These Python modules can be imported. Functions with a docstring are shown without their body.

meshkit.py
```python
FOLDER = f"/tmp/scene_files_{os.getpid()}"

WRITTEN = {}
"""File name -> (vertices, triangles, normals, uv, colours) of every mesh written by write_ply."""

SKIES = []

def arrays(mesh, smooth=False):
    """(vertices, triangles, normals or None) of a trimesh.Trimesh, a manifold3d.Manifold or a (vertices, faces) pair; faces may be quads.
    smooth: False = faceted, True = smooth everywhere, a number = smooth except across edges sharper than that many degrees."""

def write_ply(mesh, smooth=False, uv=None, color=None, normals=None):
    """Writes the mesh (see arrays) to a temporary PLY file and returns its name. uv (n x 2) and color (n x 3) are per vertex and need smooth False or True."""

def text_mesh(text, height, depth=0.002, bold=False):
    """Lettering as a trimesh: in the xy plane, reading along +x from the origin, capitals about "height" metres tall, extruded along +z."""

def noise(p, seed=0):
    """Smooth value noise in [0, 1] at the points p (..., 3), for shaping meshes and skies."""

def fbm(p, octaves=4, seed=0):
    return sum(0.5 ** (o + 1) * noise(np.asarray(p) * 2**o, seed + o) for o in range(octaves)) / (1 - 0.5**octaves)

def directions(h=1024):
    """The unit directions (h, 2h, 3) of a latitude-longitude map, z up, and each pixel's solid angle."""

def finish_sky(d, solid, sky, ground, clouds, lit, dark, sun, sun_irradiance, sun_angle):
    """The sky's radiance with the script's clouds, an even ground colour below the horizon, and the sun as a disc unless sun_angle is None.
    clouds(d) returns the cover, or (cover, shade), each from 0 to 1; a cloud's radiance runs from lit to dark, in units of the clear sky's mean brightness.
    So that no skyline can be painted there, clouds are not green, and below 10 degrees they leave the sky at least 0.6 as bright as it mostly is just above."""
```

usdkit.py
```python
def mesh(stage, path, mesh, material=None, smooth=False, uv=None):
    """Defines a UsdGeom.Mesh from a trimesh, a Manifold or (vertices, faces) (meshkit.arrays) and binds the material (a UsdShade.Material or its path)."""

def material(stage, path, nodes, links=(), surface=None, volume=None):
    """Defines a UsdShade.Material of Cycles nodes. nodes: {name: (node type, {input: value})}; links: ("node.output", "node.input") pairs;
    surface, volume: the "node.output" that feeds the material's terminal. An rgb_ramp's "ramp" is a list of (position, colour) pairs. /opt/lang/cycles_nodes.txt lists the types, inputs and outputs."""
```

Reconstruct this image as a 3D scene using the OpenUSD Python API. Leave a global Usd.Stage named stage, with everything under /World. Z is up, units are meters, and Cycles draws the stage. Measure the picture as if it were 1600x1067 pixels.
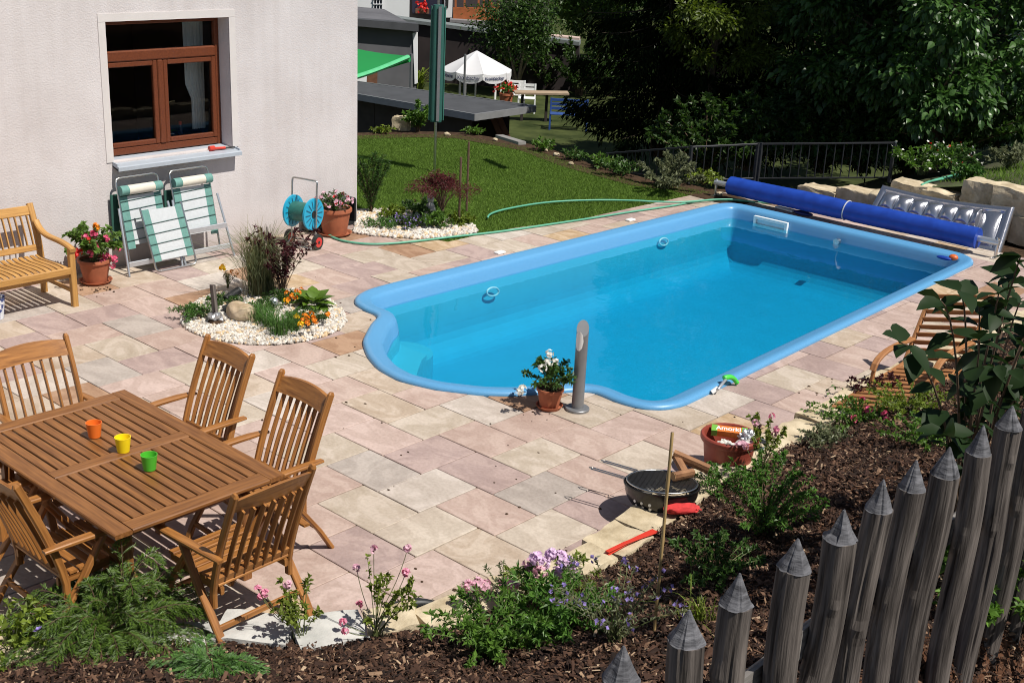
import math, random, numpy as np, trimesh, usdkit, meshkit
from pxr import Usd, UsdGeom, UsdLux, UsdShade, Sdf, Gf, Vt
from shapely.geometry import Polygon, Point, LineString, MultiPolygon, box as sbox
from shapely.ops import unary_union
from shapely import affinity

stage = Usd.Stage.CreateInMemory()
UsdGeom.SetStageUpAxis(stage, UsdGeom.Tokens.z)
UsdGeom.SetStageMetersPerUnit(stage, 1.0)
UsdGeom.Xform.Define(stage, '/World'); UsdGeom.Scope.Define(stage, '/World/Looks')
rng = np.random.default_rng(7); random.seed(7)
V3 = lambda *a: np.array(a, float)

# ------------------------------------------------------------------ camera, sky, sun, exposure
H = 4.1                                   # eye height above the patio
YAW, PITCH, ROLL, FPX = -0.72796, 0.34396, 0.04883, 1914.7
cy, sy, cp, sp = math.cos(YAW), math.sin(YAW), math.cos(PITCH), math.sin(PITCH)
FW = V3(sy*cp, cy*cp, -sp); RT = V3(cy, -sy, 0); UP = np.cross(RT, FW)
CR = math.cos(ROLL)*RT + math.sin(ROLL)*UP; CU = np.cross(CR, FW)
CAM = V3(0, 0, H)
cam = UsdGeom.Camera.Define(stage, '/World/camera')
cam.CreateHorizontalApertureAttr(36.0); cam.CreateVerticalApertureAttr(36.0*682/1024)
cam.CreateFocalLengthAttr(36.0*FPX/1600)
cam.CreateClippingRangeAttr(Gf.Vec2f(0.1, 1000))
cam.CreateExposureAttr(0.34)
UsdGeom.Xformable(cam).AddTransformOp().Set(Gf.Matrix4d(*CR, 0, *CU, 0, *(-FW), 0, *CAM, 1))

SUN = V3(1, 0.15, 0); SUN /= np.linalg.norm(SUN); ELEV = math.radians(57)
SUN = V3(SUN[0]*math.cos(ELEV), SUN[1]*math.cos(ELEV), math.sin(ELEV))
SKYM = usdkit.material(stage, '/World/Looks/sky_light', {
    's': ('sky_texture', {'sky_type': 'single_scattering', 'sun_disc': False, 'sun_elevation': ELEV, 'sun_rotation': math.atan2(SUN[0], SUN[1])}),
    'b': ('background_shader', {'strength': 0.05})}, [('s.color', 'b.color')], surface='b.background')
sky = UsdLux.DomeLight.Define(stage, '/World/sky')
UsdShade.MaterialBindingAPI.Apply(sky.GetPrim()).Bind(SKYM)
sky.GetPrim().SetCustomDataByKey('kind', 'structure')
sun = UsdLux.DistantLight.Define(stage, '/World/sun')
sun.CreateIntensityAttr(1.15); sun.CreateAngleAttr(0.53); sun.CreateNormalizeAttr(True); sun.CreateColorAttr(Gf.Vec3f(1, .95, .87))
zz = SUN; xx = np.cross(V3(0, 0, 1), zz); xx /= np.linalg.norm(xx); yy = np.cross(zz, xx)
UsdGeom.Xformable(sun).AddTransformOp().Set(Gf.Matrix4d(*xx, 0, *yy, 0, *zz, 0, 0, 0, 30, 1))

# ------------------------------------------------------------------ surveying helpers: where a line of sight meets a real surface
def ray(px, py): return FW + CR*((px-800)/FPX) - CU*((py-533.5)/FPX)
def at(px, py, z=0.0): d = ray(px, py); return CAM + d*((z-H)/d[2])
def onx(px, py, X): d = ray(px, py); return CAM + d*(X/d[0])
def ony(px, py, Y): d = ray(px, py); return CAM + d*(Y/d[1])
def atd(px, py, dist): d = ray(px, py); return CAM + d*(dist/math.hypot(d[0], d[1]))
def ztop(b, px, py): d = ray(px, py); return H + d[2]*math.hypot(b[0], b[1])/math.hypot(d[0], d[1])
K = H/3.45

# ------------------------------------------------------------------ mesh builder
def nrm(a): a = np.asarray(a, float); return a/np.maximum(np.linalg.norm(a, axis=-1, keepdims=True), 1e-12)
def rotz(a): c, s = math.cos(a), math.sin(a); return np.array([[c, -s, 0], [s, c, 0], [0, 0, 1.]])
def roty(a): c, s = math.cos(a), math.sin(a); return np.array([[c, 0, s], [0, 1, 0], [-s, 0, c]])
def rotx(a): c, s = math.cos(a), math.sin(a); return np.array([[1, 0, 0], [0, c, -s], [0, s, c]])
def rect(w, h, ch=.004):
    a, b = w/2, h/2; ch = min(ch, a*.45, b*.45)
    return np.array([(-a+ch, -b), (a-ch, -b), (a, -b+ch), (a, b-ch), (a-ch, b), (-a+ch, b), (-a, b-ch), (-a, -b+ch)])
def circ(r, n=8): t = np.arange(n)*2*math.pi/n; return np.stack([r*np.cos(t), r*np.sin(t)], 1)

class MB:
    def __init__(s): s.v = []; s.f = []; s.g = []; s.n = 0
    def add(s, v, f, g=None):
        v = np.asarray(v, float).reshape(-1, 3); f = np.asarray(f, int)
        if f.shape[1] == 4: f = np.vstack([f[:, [0, 1, 2]], f[:, [0, 2, 3]]])
        s.v.append(v); s.f.append(f+s.n); s.g.append(v.copy() if g is None else g); s.n += len(v); return s
    def sweep(s, pts, sec, up=(0, 0, 1), cap=True, scale=None, closed=False):
        pts = np.asarray(pts, float); k = len(sec); m = len(pts); up = np.asarray(up, float)
        if closed: t = np.roll(pts, -1, 0)-np.roll(pts, 1, 0)
        else: t = np.gradient(pts, axis=0)
        t = nrm(t); x = np.cross(t, up)
        bad = np.linalg.norm(x, axis=1) < 1e-4
        x[bad] = np.cross(t[bad], V3(0, 1, 0.01)); x = nrm(x); y = np.cross(x, t)
        sc = np.ones(m) if scale is None else np.asarray(scale, float)
        v = pts[:, None] + (sec[None, :, 0:1]*x[:, None] + sec[None, :, 1:2]*y[:, None])*sc[:, None, None]
        L = np.concatenate([[0], np.cumsum(np.linalg.norm(np.diff(pts, axis=0), axis=1))]) + rng.uniform(0, 50)
        g = np.stack([np.repeat(L, k), np.tile(sec[:, 0], m)+rng.uniform(0, 9), np.tile(sec[:, 1], m)], 1)
        i = np.arange(m if closed else m-1)[:, None]*k; j = np.arange(k)[None]; j2 = (j+1) % k; i2 = (i+k) % (m*k)
        f = np.stack([i+j, i+j2, i2+j2, i2+j], -1).reshape(-1, 4)
        F = [np.vstack([f[:, [0, 1, 2]], f[:, [0, 2, 3]]])]
        if cap and not closed:
            q = np.arange(1, k-1)
            F.append(np.stack([0*q, q+1, q], 1)); o = (m-1)*k; F.append(np.stack([o+0*q, o+q, o+q+1], 1))
        return s.add(v, np.vstack(F), g)
    def bar(s, p0, p1, w, h, up=(0, 0, 1), ch=.004): return s.sweep([p0, p1], rect(w, h, ch), up)
    def tube(s, pts, r, n=8, scale=None, cap=True, closed=False):
        pts = np.asarray(pts, float); t = pts[-1]-pts[0]
        up = (0, 0, 1) if abs(nrm(t)[2]) < .9 else (0, 1, 0.03)
        return s.sweep(pts, circ(r, n), up, cap, scale, closed)
    def box(s, c, d, R=None, ch=0.0):
        c = np.asarray(c, float); d = np.asarray(d, float)
        if ch > 0:
            p = V3(0, 0, -d[2]/2), V3(0, 0, d[2]/2); b = MB()
            zs = [(-d[2]/2, ch), (-d[2]/2+ch, 0), (d[2]/2-ch, 0), (d[2]/2, ch)]
            rings = [np.c_[rect(d[0]-2*i, d[1]-2*i, ch), np.full(8, z)] for z, i in zs]
            b.loft(rings); v = b.v[0]; f = b.f[0]
        else:
            v = np.array([(x, y, z) for x in (-.5, .5) for y in (-.5, .5) for z in (-.5, .5)])*d
            f = np.array([(0, 1, 3, 2), (4, 6, 7, 5), (0, 4, 5, 1), (2, 3, 7, 6), (0, 2, 6, 4), (1, 5, 7, 3)])
        if R is not None: v = v@np.asarray(R).T
        g = v*1.0+rng.uniform(0, 20)
        return s.add(v+c, f, g)
    def loft(s, rings, cap=True, closed=True):
        rings = np.asarray(rings, float); m, k = rings.shape[:2]
        i = np.arange(m-1)[:, None]*k; j = np.arange(k if closed else k-1)[None]; j2 = (j+1) % k
        f = np.stack([i+j, i+j2, i+k+j2, i+k+j], -1).reshape(-1, 4); F = [np.vstack([f[:, [0, 1, 2]], f[:, [0, 2, 3]]])]
        if cap:
            q = np.arange(1, k-1); F.append(np.stack([0*q, q+1, q], 1)); o = (m-1)*k; F.append(np.stack([o+0*q, o+q, o+q+1], 1))
        return s.add(rings.reshape(-1, 3), np.vstack(F))
    def lathe(s, prof, n=24, c=(0, 0, 0), R=None, cap=False):
        t = np.arange(n)*2*math.pi/n
        rings = np.array([np.stack([r*np.cos(t), r*np.sin(t), np.full(n, z)], 1) for r, z in prof])
        if R is not None: rings = rings@np.asarray(R).T
        return s.loft(rings+np.asarray(c, float), cap)
    def ico(s, c, r, sub=1, jit=0., R=None, seed=0):
        m = trimesh.creation.icosphere(sub); v = np.array(m.vertices)
        if jit: v = v*(1+jit*(meshkit.noise(v*1.7+seed*7.3+20, seed)-.5)*2)[:, None]
        v = v*np.asarray(r, float)
        if R is not None: v = v@np.asarray(R).T
        return s.add(v+np.asarray(c, float), m.faces)
    def prism(s, poly, z0, z1, xf=None):
        for p in getattr(poly, 'geoms', [poly]):
            if p.is_empty or p.area < 1e-7: continue
            m = trimesh.creation.extrude_polygon(p, z1-z0, engine='earcut'); v = np.array(m.vertices)+[0, 0, z0]
            s.add(v if xf is None else xf(v), m.faces)
        return s
    def sheet(s, poly, zf, xf=None):
        for p in getattr(poly, 'geoms', [poly]):
            if p.is_empty: continue
            v, f = trimesh.creation.triangulate_polygon(p, engine='earcut')
            a = v[f[:, 1]]-v[f[:, 0]]; b = v[f[:, 2]]-v[f[:, 0]]
            if (a[:, 0]*b[:, 1]-a[:, 1]*b[:, 0]).sum() < 0: f = f[:, ::-1]
            z = zf(v[:, 0], v[:, 1]) if callable(zf) else np.full(len(v), zf)
            s.add(np.c_[v, z], f)
        return s
    def leaves(s, P, D, N, L, W, fold=.25, tipdrop=.15):
        """folded rhombic leaves: P base, D direction, N upper side"""
        P = np.asarray(P, float); n = len(P)
        if n == 0: return s
        D = nrm(D); S = nrm(np.cross(D, N)); N = nrm(np.cross(S, D))
        L = np.broadcast_to(np.asarray(L, float), (n,))[:, None]; W = np.broadcast_to(np.asarray(W, float), (n,))[:, None]
        mid = P + D*L*.45
        v = np.stack([P, mid-S*W/2+N*W*fold, P+D*L-N*L*tipdrop, mid+S*W/2+N*W*fold], 1)
        i = np.arange(n)[:, None]*4
        return s.add(v.reshape(-1, 3), np.vstack([i+[0, 2, 1], i+[0, 3, 2]]))
    def bigleaves(s, P, D, N, L, W, fold=.18, drop=.3):
        """rounder leaves with eight faces"""
        P = np.asarray(P, float); n = len(P); D = nrm(D); S = nrm(np.cross(D, N)); N = nrm(np.cross(S, D))
        L = np.broadcast_to(np.asarray(L, float), (n,))[:, None]; W = np.broadcast_to(np.asarray(W, float), (n,))[:, None]
        pts = [P]
        for t, w in ((.14, .62), (.4, 1.), (.7, .66)):
            c = P+D*L*t-N*L*drop*t*t
            pts += [c-S*W*w/2+N*W*fold*w, c, c+S*W*w/2+N*W*fold*w]
        pts.append(P+D*L-N*L*drop)
        v = np.stack(pts, 1); i = np.arange(n)[:, None]*11
        T = [(0, 2, 1), (0, 3, 2), (1, 2, 5), (1, 5, 4), (2, 3, 6), (2, 6, 5), (4, 5, 8), (4, 8, 7), (5, 6, 9), (5, 9, 8), (7, 8, 10), (8, 9, 10)]
        return s.add(v.reshape(-1, 3), np.vstack([i+list(t) for t in T]))
    def flowers(s, P, N, r, k=5, cup=.25):
        """open flowers of k petals"""
        P = np.asarray(P, float); N = nrm(N); n = len(P); A = nrm(np.cross(N, nrm(rng.normal(size=(n, 3))))); B = np.cross(N, A)
        r = np.broadcast_to(np.asarray(r, float), (n,))[:, None]
        for j in range(k):
            a = 2*math.pi*j/k; D = A*math.cos(a)+B*math.sin(a)
            s.leaves(P, D+N*cup, N, r[:, 0], r[:, 0]*1.05, .08, -.05)
        return s
    def move(s, o, R=None, sc=1.):
        for i in range(len(s.v)):
            v = s.v[i]*sc; s.v[i] = (v if R is None else v@np.asarray(R).T)+np.asarray(o, float)
        return s
    def arrays(s): return np.vstack(s.v), np.vstack(s.f), np.vstack(s.g)

# ------------------------------------------------------------------ prims
taken = {}
def numbered(parent, name):
    key = f'{parent}/{name}'; k = taken.get(key, -1)+1; taken[key] = k
    return key if k == 0 else f'{key}_{k:03d}'
def tag(o, label=None, cat=None, group=None, kind=None):
    p = o.GetPrim() if hasattr(o, 'GetPrim') else o
    for k, v in (('label', label), ('category', cat), ('group', group), ('kind', kind)):
        if v: p.SetCustomDataByKey(k, v)
    return o
def thing(name, label=None, cat=None, loc=(0, 0, 0), rz=0., group=None, kind=None):
    x = UsdGeom.Xform.Define(stage, numbered('/World', name))
    x.AddTranslateOp().Set(Gf.Vec3d(*map(float, loc))); x.AddRotateZOp().Set(math.degrees(rz))
    return tag(x.GetPrim(), label, cat, group, kind)
GRAIN = set(); ISLAND = set()
def island_random(n, f):
    from scipy.sparse import coo_matrix
    from scipy.sparse.csgraph import connected_components
    e = np.vstack([f[:, :2], f[:, 1:]]); k, lab = connected_components(coo_matrix((np.ones(len(e), np.int8), (e[:, 0], e[:, 1])), shape=(n, n)), directed=False)
    return np.random.default_rng(k).uniform(size=k)[lab]
def put(parent, name, mb, mat, smooth=False, label=None, kind=None):
    base = '/World' if parent is None else str(parent.GetPath())
    path = numbered(base, name)
    v, f, g = mb.arrays()
    m = usdkit.mesh(stage, path, (v, f) if smooth is False else trimesh.Trimesh(v, f, process=False), mat, smooth)
    if smooth is False and mat.GetPath() in GRAIN:
        UsdGeom.PrimvarsAPI(m).CreatePrimvar('gr', Sdf.ValueTypeNames.Float3Array, 'vertex').Set(Vt.Vec3fArray.FromNumpy(g.astype(np.float32)))
    if mat.GetPath() in ISLAND:
        pv = np.array(UsdGeom.Mesh(m).GetPointsAttr().Get()); fi = np.array(UsdGeom.Mesh(m).GetFaceVertexIndicesAttr().Get()).reshape(-1, 3)
        UsdGeom.PrimvarsAPI(m).CreatePrimvar('rnd', Sdf.ValueTypeNames.FloatArray, 'vertex').Set(Vt.FloatArray.FromNumpy(island_random(len(pv), fi).astype(np.float32)))
    m.CreateDoubleSidedAttr(True)
    return tag(m.GetPrim(), label, None, None, kind)
def solo(name, mb, mat, label, cat, group=None, kind=None, smooth=False):
    return tag(put(None, name, mb, mat, smooth), label, cat, group, kind)
def dup(root, loc, rz, label):
    was = root.GetCustomData()
    x = thing(root.GetName(), label, was.get('category'), loc, rz, was.get('group'))
    x.GetReferences().AddInternalReference(root.GetPath()); x.SetInstanceable(True)
    return x

# ------------------------------------------------------------------ materials
def mat(name, col, rough=.6, var=.12, scale=6., bump=0., bscale=None, spec=.5, metal=0., stretch=None, detail=4, col2=None, coord='position', coat=0.):
    col = np.array(col, float); lo, hi = (col*(1-var), np.minimum(col*(1+var), 1)) if col2 is None else (col, np.array(col2, float))
    n = {'n': ('noise_texture', {'scale': scale, 'detail': detail, 'roughness': .6}), 'r': ('rgb_ramp', {'ramp': [(.3, lo), (.7, hi)]}),
         'p': ('principled_bsdf', {'roughness': rough, 'metallic': metal, 'specular_ior_level': spec, 'coat_weight': coat})}
    l = [('n.fac', 'r.fac'), ('r.color', 'p.base_color')]
    if coord == 'gr': n['c'] = ('attribute', {'attribute': 'gr'}); src = 'c.vector'
    else: n['c'] = ('geometry', {}); src = 'c.position'
    if stretch is not None:
        n['m'] = ('mapping', {'scale': stretch}); l.append((src, 'm.vector')); src = 'm.vector'
    l.append((src, 'n.vector'))
    if bump:
        n['b'] = ('bump', {'strength': 1., 'distance': bump})
        if bscale:
            n['n2'] = ('noise_texture', {'scale': bscale, 'detail': 5., 'roughness': .65}); l += [(src, 'n2.vector'), ('n2.fac', 'b.height')]
        else: l.append(('n.fac', 'b.height'))
        l.append(('b.normal', 'p.normal'))
    m = usdkit.material(stage, '/World/Looks/'+name, n, l, surface='p.BSDF')
    if coord == 'gr': GRAIN.add(m.GetPath())
    return m
def wood(name, dark, light, rough=.5, bump=.0006): return mat(name, dark, rough, col2=light, scale=1., stretch=(3.2, 55, 55), bump=bump, coord='gr', detail=5, spec=.35)
def leaf(name, col, var=.35, trans=.3, rough=.45, hue=.02, spec=.35):
    col = np.array(col, float)*(1. if name.endswith(('petal', 'canvas')) else .72)
    n = {'g': ('attribute', {'attribute': 'rnd'}), 'r': ('rgb_ramp', {'ramp': [(0., col*(1-var)), (.5, col), (1., np.minimum(col*(1+var*1.3)+[var*.02, 0, 0], 1))]}),
         'p': ('principled_bsdf', {'roughness': rough, 'specular_ior_level': spec}), 't': ('translucent_bsdf', {}), 'x': ('mix_closure', {'fac': trans}),
         'h': ('hsv', {'value': 1.5, 'saturation': 1.1})}
    l = [('g.fac', 'r.fac'), ('r.color', 'p.base_color'), ('r.color', 'h.color'), ('h.color', 't.color'), ('p.BSDF', 'x.closure1'), ('t.BSDF', 'x.closure2')]
    m = usdkit.material(stage, '/World/Looks/'+name, n, l, surface='x.closure'); ISLAND.add(m.GetPath()); return m
M = {}
TEAK = wood('teak_wood', (.165, .062, .016), (.40, .175, .048), .45)
TEAK2 = wood('teak_wood_table', (.115, .042, .012), (.285, .122, .036), .42)
OAK = wood('golden_wood', (.30, .145, .038), (.52, .29, .09), .5)
RED_W = wood('redbrown_frame_wood', (.10, .028, .012), (.16, .045, .018), .35)
GREYW = mat('weathered_post_wood', (.016, .013, .012), .85, col2=(.18, .155, .14), scale=1., stretch=(2.6, 44, 44), bump=.009, coord='gr', detail=7, spec=.2)
GREYTIP = mat('weathered_end_grain', (.045, .045, .05), .85, col2=(.17, .17, .185), scale=1., stretch=(60, 14, 14), bump=.006, coord='gr', detail=5, spec=.2)
RAILW = mat('weathered_rail_wood', (.11, .10, .095), .8, col2=(.30, .28, .26), scale=1., stretch=(3, 30, 30), bump=.002, coord='gr', detail=6, spec=.2)
TERRA = mat('terracotta', (.33, .10, .045), .75, .18, 9, .0008, 60)
TERRA2 = mat('red_plastic_pot', (.24, .045, .028), .5, .1, 9)
STEEL = mat('brushed_steel', (.62, .62, .60), .28, .05, 30, metal=1.)
ALU = mat('pale_aluminium', (.55, .58, .62), .35, .05, 20, metal=.7)
ZINC = mat('zinc_grey_paint', (.20, .205, .215), .4, .06, 20, metal=.35)
BLACK = mat('black_enamel', (.012, .012, .013), .22, .1, 10)
BLKP = mat('black_plastic', (.016, .017, .018), .5, .1, 10)
WHITEP = mat('white_plastic', (.78, .79, .78), .4, .03, 10)
LIME = mat('limestone', (.34, .27, .17), .9, col2=(.62, .53, .38), scale=5, bump=.012, bscale=14, spec=.2)
LIMEW = mat('pale_limestone', (.36, .36, .34), .85, col2=(.54, .53, .50), scale=4, bump=.006, bscale=20, spec=.2)
SOIL = mat('dark_soil', (.03, .019, .012), .95, col2=(.09, .055, .034), scale=14, bump=.02, bscale=30, spec=.1)
BARK = mat('bark', (.05, .038, .028), .9, col2=(.13, .10, .075), scale=12, stretch=(1, 1, .25), bump=.01, spec=.1)
PALEB = mat('pale_bark', (.20, .16, .12), .9, .25, 12, .004, spec=.1)
STEM = mat('green_stem', (.09, .11, .03), .7, .2, 10)
STEMB = mat('brown_stem', (.10, .06, .035), .8, .2, 10)
CANE = mat('bamboo_cane', (.36, .25, .11), .55, .2, 8)
# ================================================================== THE SETTING
WX = -10.3*K                              # house wall plane
edge_px = [(-420, 1075), (-150, 1050), (60, 1022), (170, 1006), (260, 1002), (400, 992), (500, 1000), (590, 985), (700, 972), (800, 930), (905, 895), (960, 860), (1000, 830), (1050, 790), (1110, 752), (1170, 720), (1250, 680), (1300, 650), (1380, 602), (1480, 556)]
EDGE = np.array([at(x, y, .1)[:2] for x, y in edge_px])
EDGE = np.vstack([EDGE, [EDGE[-1, 0]+.12, 13.0], [EDGE[-1, 0]+.1, 16.6]])
BEDP = Polygon(np.vstack([EDGE, [1.5, 16.6], [1.5, -1.5], [EDGE[0, 0], -1.5]]))
EL = LineString(EDGE)
_es = np.array([EL.interpolate(t).coords[0] for t in np.linspace(0, EL.length, 500)])
def bed(x, y):
    x = np.asarray(x, float); y = np.asarray(y, float); q = np.stack([x.ravel(), y.ravel()], 1)
    d = np.sqrt(((q[:, None]-_es[None])**2).sum(-1)).min(1).reshape(x.shape)
    z = .075+.36*np.minimum(d, 2.75)-np.clip(x+1.83, 0, .5)*2.4*(y < 9)
    return z+.05*(meshkit.noise(np.stack([x*2.1, y*2.1, 0*x], -1), 3)-.5)+.03*(meshkit.noise(np.stack([x*6, y*6, 0*x], -1), 4)-.5)
def onbed(px, py):
    d = ray(px, py); t = np.linspace(2, 25, 2400)/np.linalg.norm(d); P = CAM+t[:, None]*d
    z = bed(P[:, 0], P[:, 1]); i = int(np.argmax(P[:, 2] < z)); return V3(P[i, 0], P[i, 1], z[i])

# --- lower garden, one sheet to the horizon, and the bank under our lawn
ZL = -2.0
GROUND = mat('far_grass_ground', (.018, .028, .008), .95, col2=(.07, .085, .028), scale=1.4, detail=6, spec=.1)
g = MB(); a = 300
g.add([(-a, -a, ZL), (a, -a, ZL), (a, a, ZL), (-a, a, ZL)], [(0, 1, 2, 3)])
tag(put(None, 'ground', g, GROUND), kind='structure')

lawn_px = [(1140, 313), (1060, 292), (1000, 285), (900, 258), (830, 232), (720, 212), (640, 210), (560, 213)]
LF = [at(x, y)[:2] for x, y in lawn_px]   # far edge of the lawn
STRIP = [at(x, y)[:2] for x, y in [(700, 378), (735, 370), (800, 357), (900, 344), (1000, 322), (1080, 305), (1112, 302)]]
LAWNP = Polygon([*STRIP, *LF[1:], (-24, LF[-1][1]-2.5), (-24, 10.2), (WX-.1, 10.2), (WX-.1, 10.4), at(560, 352)[:2]+[-.3, .1]]).buffer(0)
GRASSG = mat('lawn_base', (.05, .085, .012), .9, col2=(.095, .16, .022), scale=2.2, detail=6, spec=.1, bump=.01, bscale=60)
terr = Polygon([(-24, 8), (-24, LF[-1][1]-2.2), *LF[::-1], at(1112, 300)[:2], (-7.9*K, 17.2), (3, 17.2), (3, -3), (-24, -3)]).buffer(.45, join_style=1)
b = MB(); top = np.array(terr.exterior.coords)[:-1]
terrhole = terr.difference(Polygon(np.array([(-8.2, 6.8), (-4.6, 6.8), (-4.7, 13.1), (-8.2, 13.1)])*K).union(Point(-6.4*K, 6.9*K).buffer(1.25*K)).buffer(-.04))
b.sheet(terrhole, -.06)
out = np.array(terr.buffer(1.7).exterior.coords)[:-1]
n = 260
ta = [terr.exterior.interpolate(i/n, normalized=True) for i in range(n)]
ring0 = np.array([(p.x, p.y) for p in ta]); cen = ring0.mean(0)
tn = nrm(np.roll(ring0, -1, 0)-np.roll(ring0, 1, 0)); sgn = 1 if terr.exterior.is_ccw else -1
nor = np.stack([tn[:, 1], -tn[:, 0]], 1)*sgn
b.loft([np.c_[ring0, np.full(n, -.06)], np.c_[ring0+nor*1.6, np.full(n, ZL-.05)]], cap=False)
tag(put(None, 'terrace_bank', b, SOIL), kind='structure')
g = MB(); g.sheet(LAWNP, -.015); tag(put(None, 'lawn', g, GRASSG), kind='structure')
# grass blades
def inside(poly, n, r):
    x0, y0, x1, y1 = poly.bounds; import shapely
    P = np.stack([r.uniform(x0, x1, n), r.uniform(y0, y1, n)], 1)
    return P[shapely.contains_xy(poly, P[:, 0], P[:, 1])]
r1 = np.random.default_rng(11)
vis = LAWNP.intersection(sbox(-17.5, 9.8, -8, 18))
P = inside(vis, 330000, r1); n = len(P)
hh = r1.uniform(.014, .036, n)*(.7+.6*meshkit.noise(np.c_[P*.9, 0*P[:, 0]], 5)); az = r1.uniform(0, 6.28, n)
w = r1.uniform(.004, .007, n)*1.6
base = np.c_[P, np.full(n, -.015)]; sd = np.c_[np.cos(az), np.sin(az), 0*az]*w[:, None]; tip = base+np.c_[r1.normal(0, .016, n), r1.normal(0, .016, n), hh]
g = MB(); g.add(np.stack([base-sd, base+sd, tip], 1).reshape(-1, 3), np.arange(3*n).reshape(-1, 3))
GRASS = leaf('grass_blade', (.17, .28, .055), .35, .4, .8, spec=.1)
tag(put(None, 'lawn_grass', g, GRASS), 'short mown green grass covering the lawn beyond the house corner', 'grass', kind='stuff')

# --- swimming pool
ol = [(-8.20, 7.45), (-8.19, 7.16), (-8.12, 6.95), (-7.98, 6.81), (-7.78, 6.765), (-7.57, 6.77), (-7.46, 6.56), (-7.17, 6.21), (-6.9, 6.03), (-6.64, 5.91), (-6.37, 5.87), (-6.06, 5.95), (-5.75, 6.14), (-5.58, 6.31), (-5.40, 6.62), (-5.27, 6.84), (-5.03, 6.80), (-4.80, 6.83), (-4.67, 6.95), (-4.62, 7.12), (-4.83, 12.80), (-4.9, 12.98), (-5.07, 13.1), (-7.92, 13.1), (-8.08, 13.04), (-8.15, 12.85)]
OUT = Polygon(np.array(ol)*K)
OUT = OUT.buffer(-.26).buffer(.26).buffer(.16).buffer(-.16)
NP = 420
P0 = np.array([OUT.exterior.interpolate(i/NP, normalized=True).coords[0] for i in range(NP)])
if not OUT.exterior.is_ccw: P0 = P0[::-1]
for _ in range(3): P0 = (np.roll(P0, 1, 0)+2*P0+np.roll(P0, -1, 0))/4
t = nrm(np.roll(P0, -1, 0)-np.roll(P0, 1, 0)); NI = np.stack([-t[:, 1], t[:, 0]], 1)
pool = thing('swimming_pool', 'blue fibreglass swimming pool with a rounded step end, filled with turquoise water', 'swimming pool', (0, 0, 0))
SHELL = mat('blue_gelcoat', (.075, .255, .47), .4, col2=(.11, .315, .55), scale=110, coat=.12)
SHELL2 = mat('blue_basin', (.045, .385, .52), .5, .04, 3)
def rings(spec): return [np.c_[P0+NI*d, np.full(NP, z)] for d, z in spec]
b = MB(); b.loft(rings([(.035, -.06), (.0, -.03), (-.008, .0), (-.004, .022), (.014, .038), (.04, .045), (.075, .043), (.085, .036), (.15, .026), (.178, .012), (.195, -.02), (.21, -.08), (.225, -.16)]), cap=False)
put(pool, 'coping', b, SHELL, smooth=True)
def pdist(spec):
    return rings(spec)
inner = OUT.buffer(-.225)
b = MB(); rr = rings([(.225, -.15), (.235, -.35), (.25, -.55)]); b.loft(rr, cap=False)
prev = None
base_r = Polygon(rr[-1][:, :2]).buffer(0)
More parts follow.
